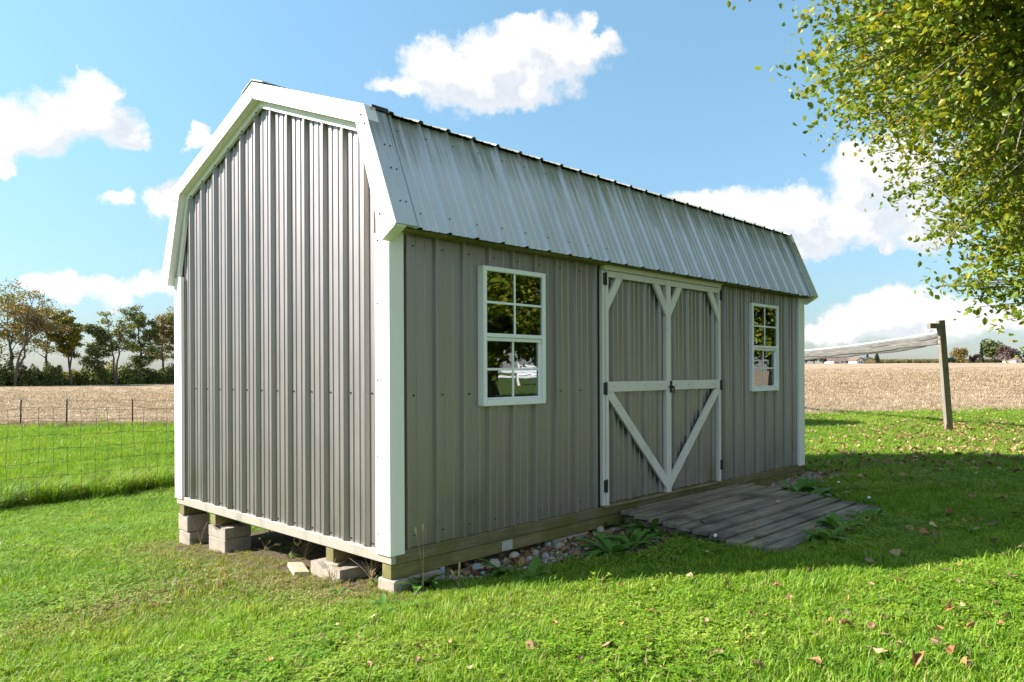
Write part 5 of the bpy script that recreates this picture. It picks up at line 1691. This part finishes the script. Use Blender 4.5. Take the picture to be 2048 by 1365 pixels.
far_tree(1918, 32, 689, 'ochre round far tree right of the leaning post', OC, 7, 262)
far_tree(1903, 16, 716, 'small dark far tree at the foot of the ochre tree', DG, 8, 262)
far_tree(1949, 18, 710, 'small purple far tree between the ochre and big trees', PU, 9, 262)
far_tree(1963, 14, 688, 'narrow dark far conifer left of the big green tree', DG, 10, 265, True)
far_tree(1990, 50, 678, 'big pale green far tree on the right horizon', GR, 11, 265)
far_tree(2015, 40, 689, 'big purple brown far tree beside the big green one', PU, 12, 258)
far_tree(2034, 22, 703, 'blue green far tree at the right edge, behind the overhanging branch', DG, 13, 255)
far_tree(2052, 20, 706, 'dark far tree cut by the right edge of the picture', DG, 14, 258)
far_tree(1792, 10, 720, 'tiny dark bush on the horizon between barn and post', BR, 15, 300)
M_HW = simple('far_house_wall', (0.62, 0.60, 0.56), (0.72, 0.70, 0.66), 0.5, 0.8)
M_HR = simple('far_house_roof', (0.13, 0.085, 0.065), (0.19, 0.125, 0.095), 0.6, 0.9)
M_YW = simple('yellow_barn_wall', (0.46, 0.36, 0.15), (0.54, 0.43, 0.19), 0.4, 0.8)
M_DK = simple('dark_window', (0.03, 0.035, 0.045), (0.06, 0.065, 0.075), 1, 0.2)
def far_building(px0, px1, wall_top, roof_top, depth, wall, roof, name, label, cat, wins, gable_right=True):
    xc, yc, zc = far((px0 + px1) / 2)
    ln = (px1 - px0) / F_PX * FD
    root = empty(name, (xc, yc, zc - 0.1), YAW - math.pi / 2 + 0.12); tag(root, label, cat)
    hw = far_h(wall_top) - zc; hr = far_h(roof_top) - zc
    m = MB(); m.box(-ln / 2, ln / 2, -depth / 2, depth / 2, 0, hw); m.build('wall', wall, root)
    m = MB(); m.prism([(-depth / 2 - .4, hw - 0.1), (depth / 2 + .4, hw - 0.1), (0, hr)], lambda p, t_: (t_, p[0], p[1]), -ln / 2 - .35, ln / 2 - 0.3); m.build('roof', roof, root)
    m = MB(); m.prism([(-depth / 2, hw), (depth / 2, hw), (0, hr - .2)], lambda p, t_: (t_, p[0], p[1]), ln / 2 - 0.29, ln / 2); m.build('gable_wall', wall, root)
    for (a, b, c, d) in wins:
        m = MB(); m.box(a * ln - ln / 2, b * ln - ln / 2, -depth / 2 - 0.06, -depth / 2 - 0.004, c * hw, d * hw); m.build('window', M_DK, root)
    return root
h_ = far_building(1657, 1710, 721, 716.0, 6.0, M_HW, M_HR, 'farm_house', 'long low white far farmhouse with brown roof', 'house', [(0.06, 0.20, 0.0, 0.5), (0.30, 0.38, 0.35, 0.8), (0.45, 0.55, 0.35, 0.8), (0.64, 0.72, 0.35, 0.8), (0.80, 0.88, 0.35, 0.8)])
# front-facing gable wing of the house, and the barn with its wide gable
xc, yc, zc = far(1711)
def wing(parent_label, px0, px1, wall_top, roof_top, wall, roof, name, label, cat, wins):
    xc, yc, zc = far((px0 + px1) / 2, FD - 6)
    ln = (px1 - px0) / F_PX * FD; hw = far_h(wall_top) - zc; hr = far_h(roof_top) - zc
    root = empty(name, (xc, yc, zc - 0.1), YAW - math.pi / 2); tag(root, label, cat)
    m = MB(); m.prism([(-ln / 2, 0), (ln / 2, 0), (ln / 2, hw), (0, hr), (-ln / 2, hw)], lambda p, t_: (p[0], t_, p[1]), -3.5, 3.5); m.build('wall', wall, root)
    for s_ in (-1, 1):
        m = MB(); m.prism([(s_ * (ln / 2 + .25), hw - .1), (0, hr + .02), (0, hr + .22), (s_ * (ln / 2 + .25), hw + .1)], lambda p, t_: (p[0], t_, p[1]), -3.8, 3.8); m.build('roof', roof, root)
    for (a, b, c, d) in wins:
        m = MB(); m.box(a * ln - ln / 2, b * ln - ln / 2, -3.56, -3.504, c * hw, d * hw); m.build('window', M_DK, root)
wing('', 1704, 1719, 722, 716.5, M_HW, M_HR, 'house_wing', 'white far gable wing at the right end of the farmhouse', 'house', [(0.3, 0.45, 0.3, 0.8), (0.6, 0.75, 0.3, 0.8)])
wing('', 1718, 1741, 721.5, 716.5, M_YW, M_DK, 'yellow_barn', 'low yellow far barn right of the white farmhouse', 'barn', [(0.02, 0.98, 0.0, 0.12)])
# white far house behind the purple tree
wing('', 2018, 2030, 722, 718, M_HW, M_HR, 'far_cottage', 'small white far house behind the purple brown tree', 'house', [(0.2, 0.4, 0.3, 0.8)])
# strip of standing crop along the horizon
M_CROP = leaf_mat('standing_crop', [(0.0, (0.08, 0.085, 0.03)), (0.6, (0.16, 0.14, 0.05)), (1.0, (0.26, 0.20, 0.09))], trans=0.2, attr='tint')
cpro = [tuft('crop_tuft_%d' % k, 22, 0.7, 0.8, 1.9, 0.16, 0.5, M_CROP, 800 + k) for k in range(3)]
n = 2600
bx_ = rng.uniform(1745, 2100, n); D = rng.uniform(266, 292, n)
Rr = (bx_ - 1024) / F_PX * D
x = CAM[0] + D * FW[0] + Rr * RT[0]; y = CAM[1] + D * FW[1] + Rr * RT[1]
o = scatter('standing_crop', np.stack([x, y, gz(x, y)], -1), rng.uniform(0, 6.28, n), rng.uniform(.7, 1.0, n), rng.integers(0, 3, n), rng.uniform(0, 1, n), np.zeros(n), cpro)
tag(o, 'thin strip of green brown standing crop along the right horizon', 'crop', kind='stuff')

# ------------------------------------------------------------------ what the window mirrors: a white rail fence and a bench across the yard
M_WP = simple('white_fence_paint', (0.70, 0.70, 0.70), (0.80, 0.80, 0.80), 3, 0.6)
# mirrored view ray through the lower right pane, 30 m out
mc = np.array([CAM[0], -CAM[1]]); wd = np.array([1.22, 0.0]) - mc; wd = wd / np.linalg.norm(wd)
bp_ = mc + wd * 36.0
bz = float(gz(*bp_)); face = math.atan2(-wd[1], -wd[0]) + math.pi / 2
bench = empty('garden_bench', (bp_[0], bp_[1], bz), face); tag(bench, 'white garden bench across the yard, mirrored in the near window', 'bench')
m = MB(); m.box(-.7, .7, -.25, .25, .42, .47, .005); m.build('seat', M_WP, bench)
for sx_ in (-.68, .68):
    for sy_ in (-.22, .22):
        m = MB(); m.box(sx_ - .05, sx_ + .05, sy_ - .04, sy_ + .04, 0, .415 if sy_ < 0 else 1.15); m.build('leg', M_WP, bench)
for k in range(4):
    m = MB(); m.box(-.625, .625, .2, .24, .52 + k * .12, .62 + k * .12); m.build('back_slat', M_WP, bench)
fo = bp_ + wd * 1.2
fe = empty('rail_fence', (fo[0], fo[1], float(gz(*fo))), face); tag(fe, 'low white rail fence across the yard, mirrored in the near window', 'fence')
for k in range(-6, 4):
    m = MB(); m.box(k * 1.8 - .05, k * 1.8 + .05, -.05, .05, -.4, .75); m.build('post', M_WP, fe)
for z in (.35, .62):
    m = MB(); m.box(-10.8, 5.4, -.075, -.051, z, z + .11); m.build('rail', M_WP, fe)

# ------------------------------------------------------------------ round shrub behind the shed that casts the oval shadow
M_SHB = leaf_mat('garden_shrub_leaf', [(0.0, (0.03, 0.06, 0.015)), (1.0, (0.09, 0.13, 0.03))], trans=0.2)
tip = at(1745, 850)
hs_ = 2.0
sp_ = tip[:2] + SUN_H / np.linalg.norm(SUN_H) * (hs_ * 0.9 / math.tan(SUN_EL) + 0.9)
r = np.random.default_rng(77)
z = float(gz(*sp_))
root = empty('garden_shrub', (sp_[0], sp_[1], z)); tag(root, 'round garden shrub standing behind the shed', 'shrub')
n = 5000
d = r.normal(size=(n, 3)); d /= np.linalg.norm(d, axis=1)[:, None]
c = d * (r.uniform(0, 1, n) ** .35)[:, None] * np.array([1.2, 1.2, 1.0]) + np.array([0, 0, 1.02])
V, F = leaf_cloud(c, 0.13, r, 0.2, 0.7); np_mesh('foliage', V, F, M_SHB, root)
m = MB(); m.tube([(0, 0, -.1), (0, 0, .7)], [.06, .03], 6); m.build('stem', M_BARK, root)
q = np.array([sp_[0], sp_[1]]) - CAM[:2]; print('shrub px', 1024 + F_PX * (q @ RT) / (q @ FW), 'D', q @ FW)
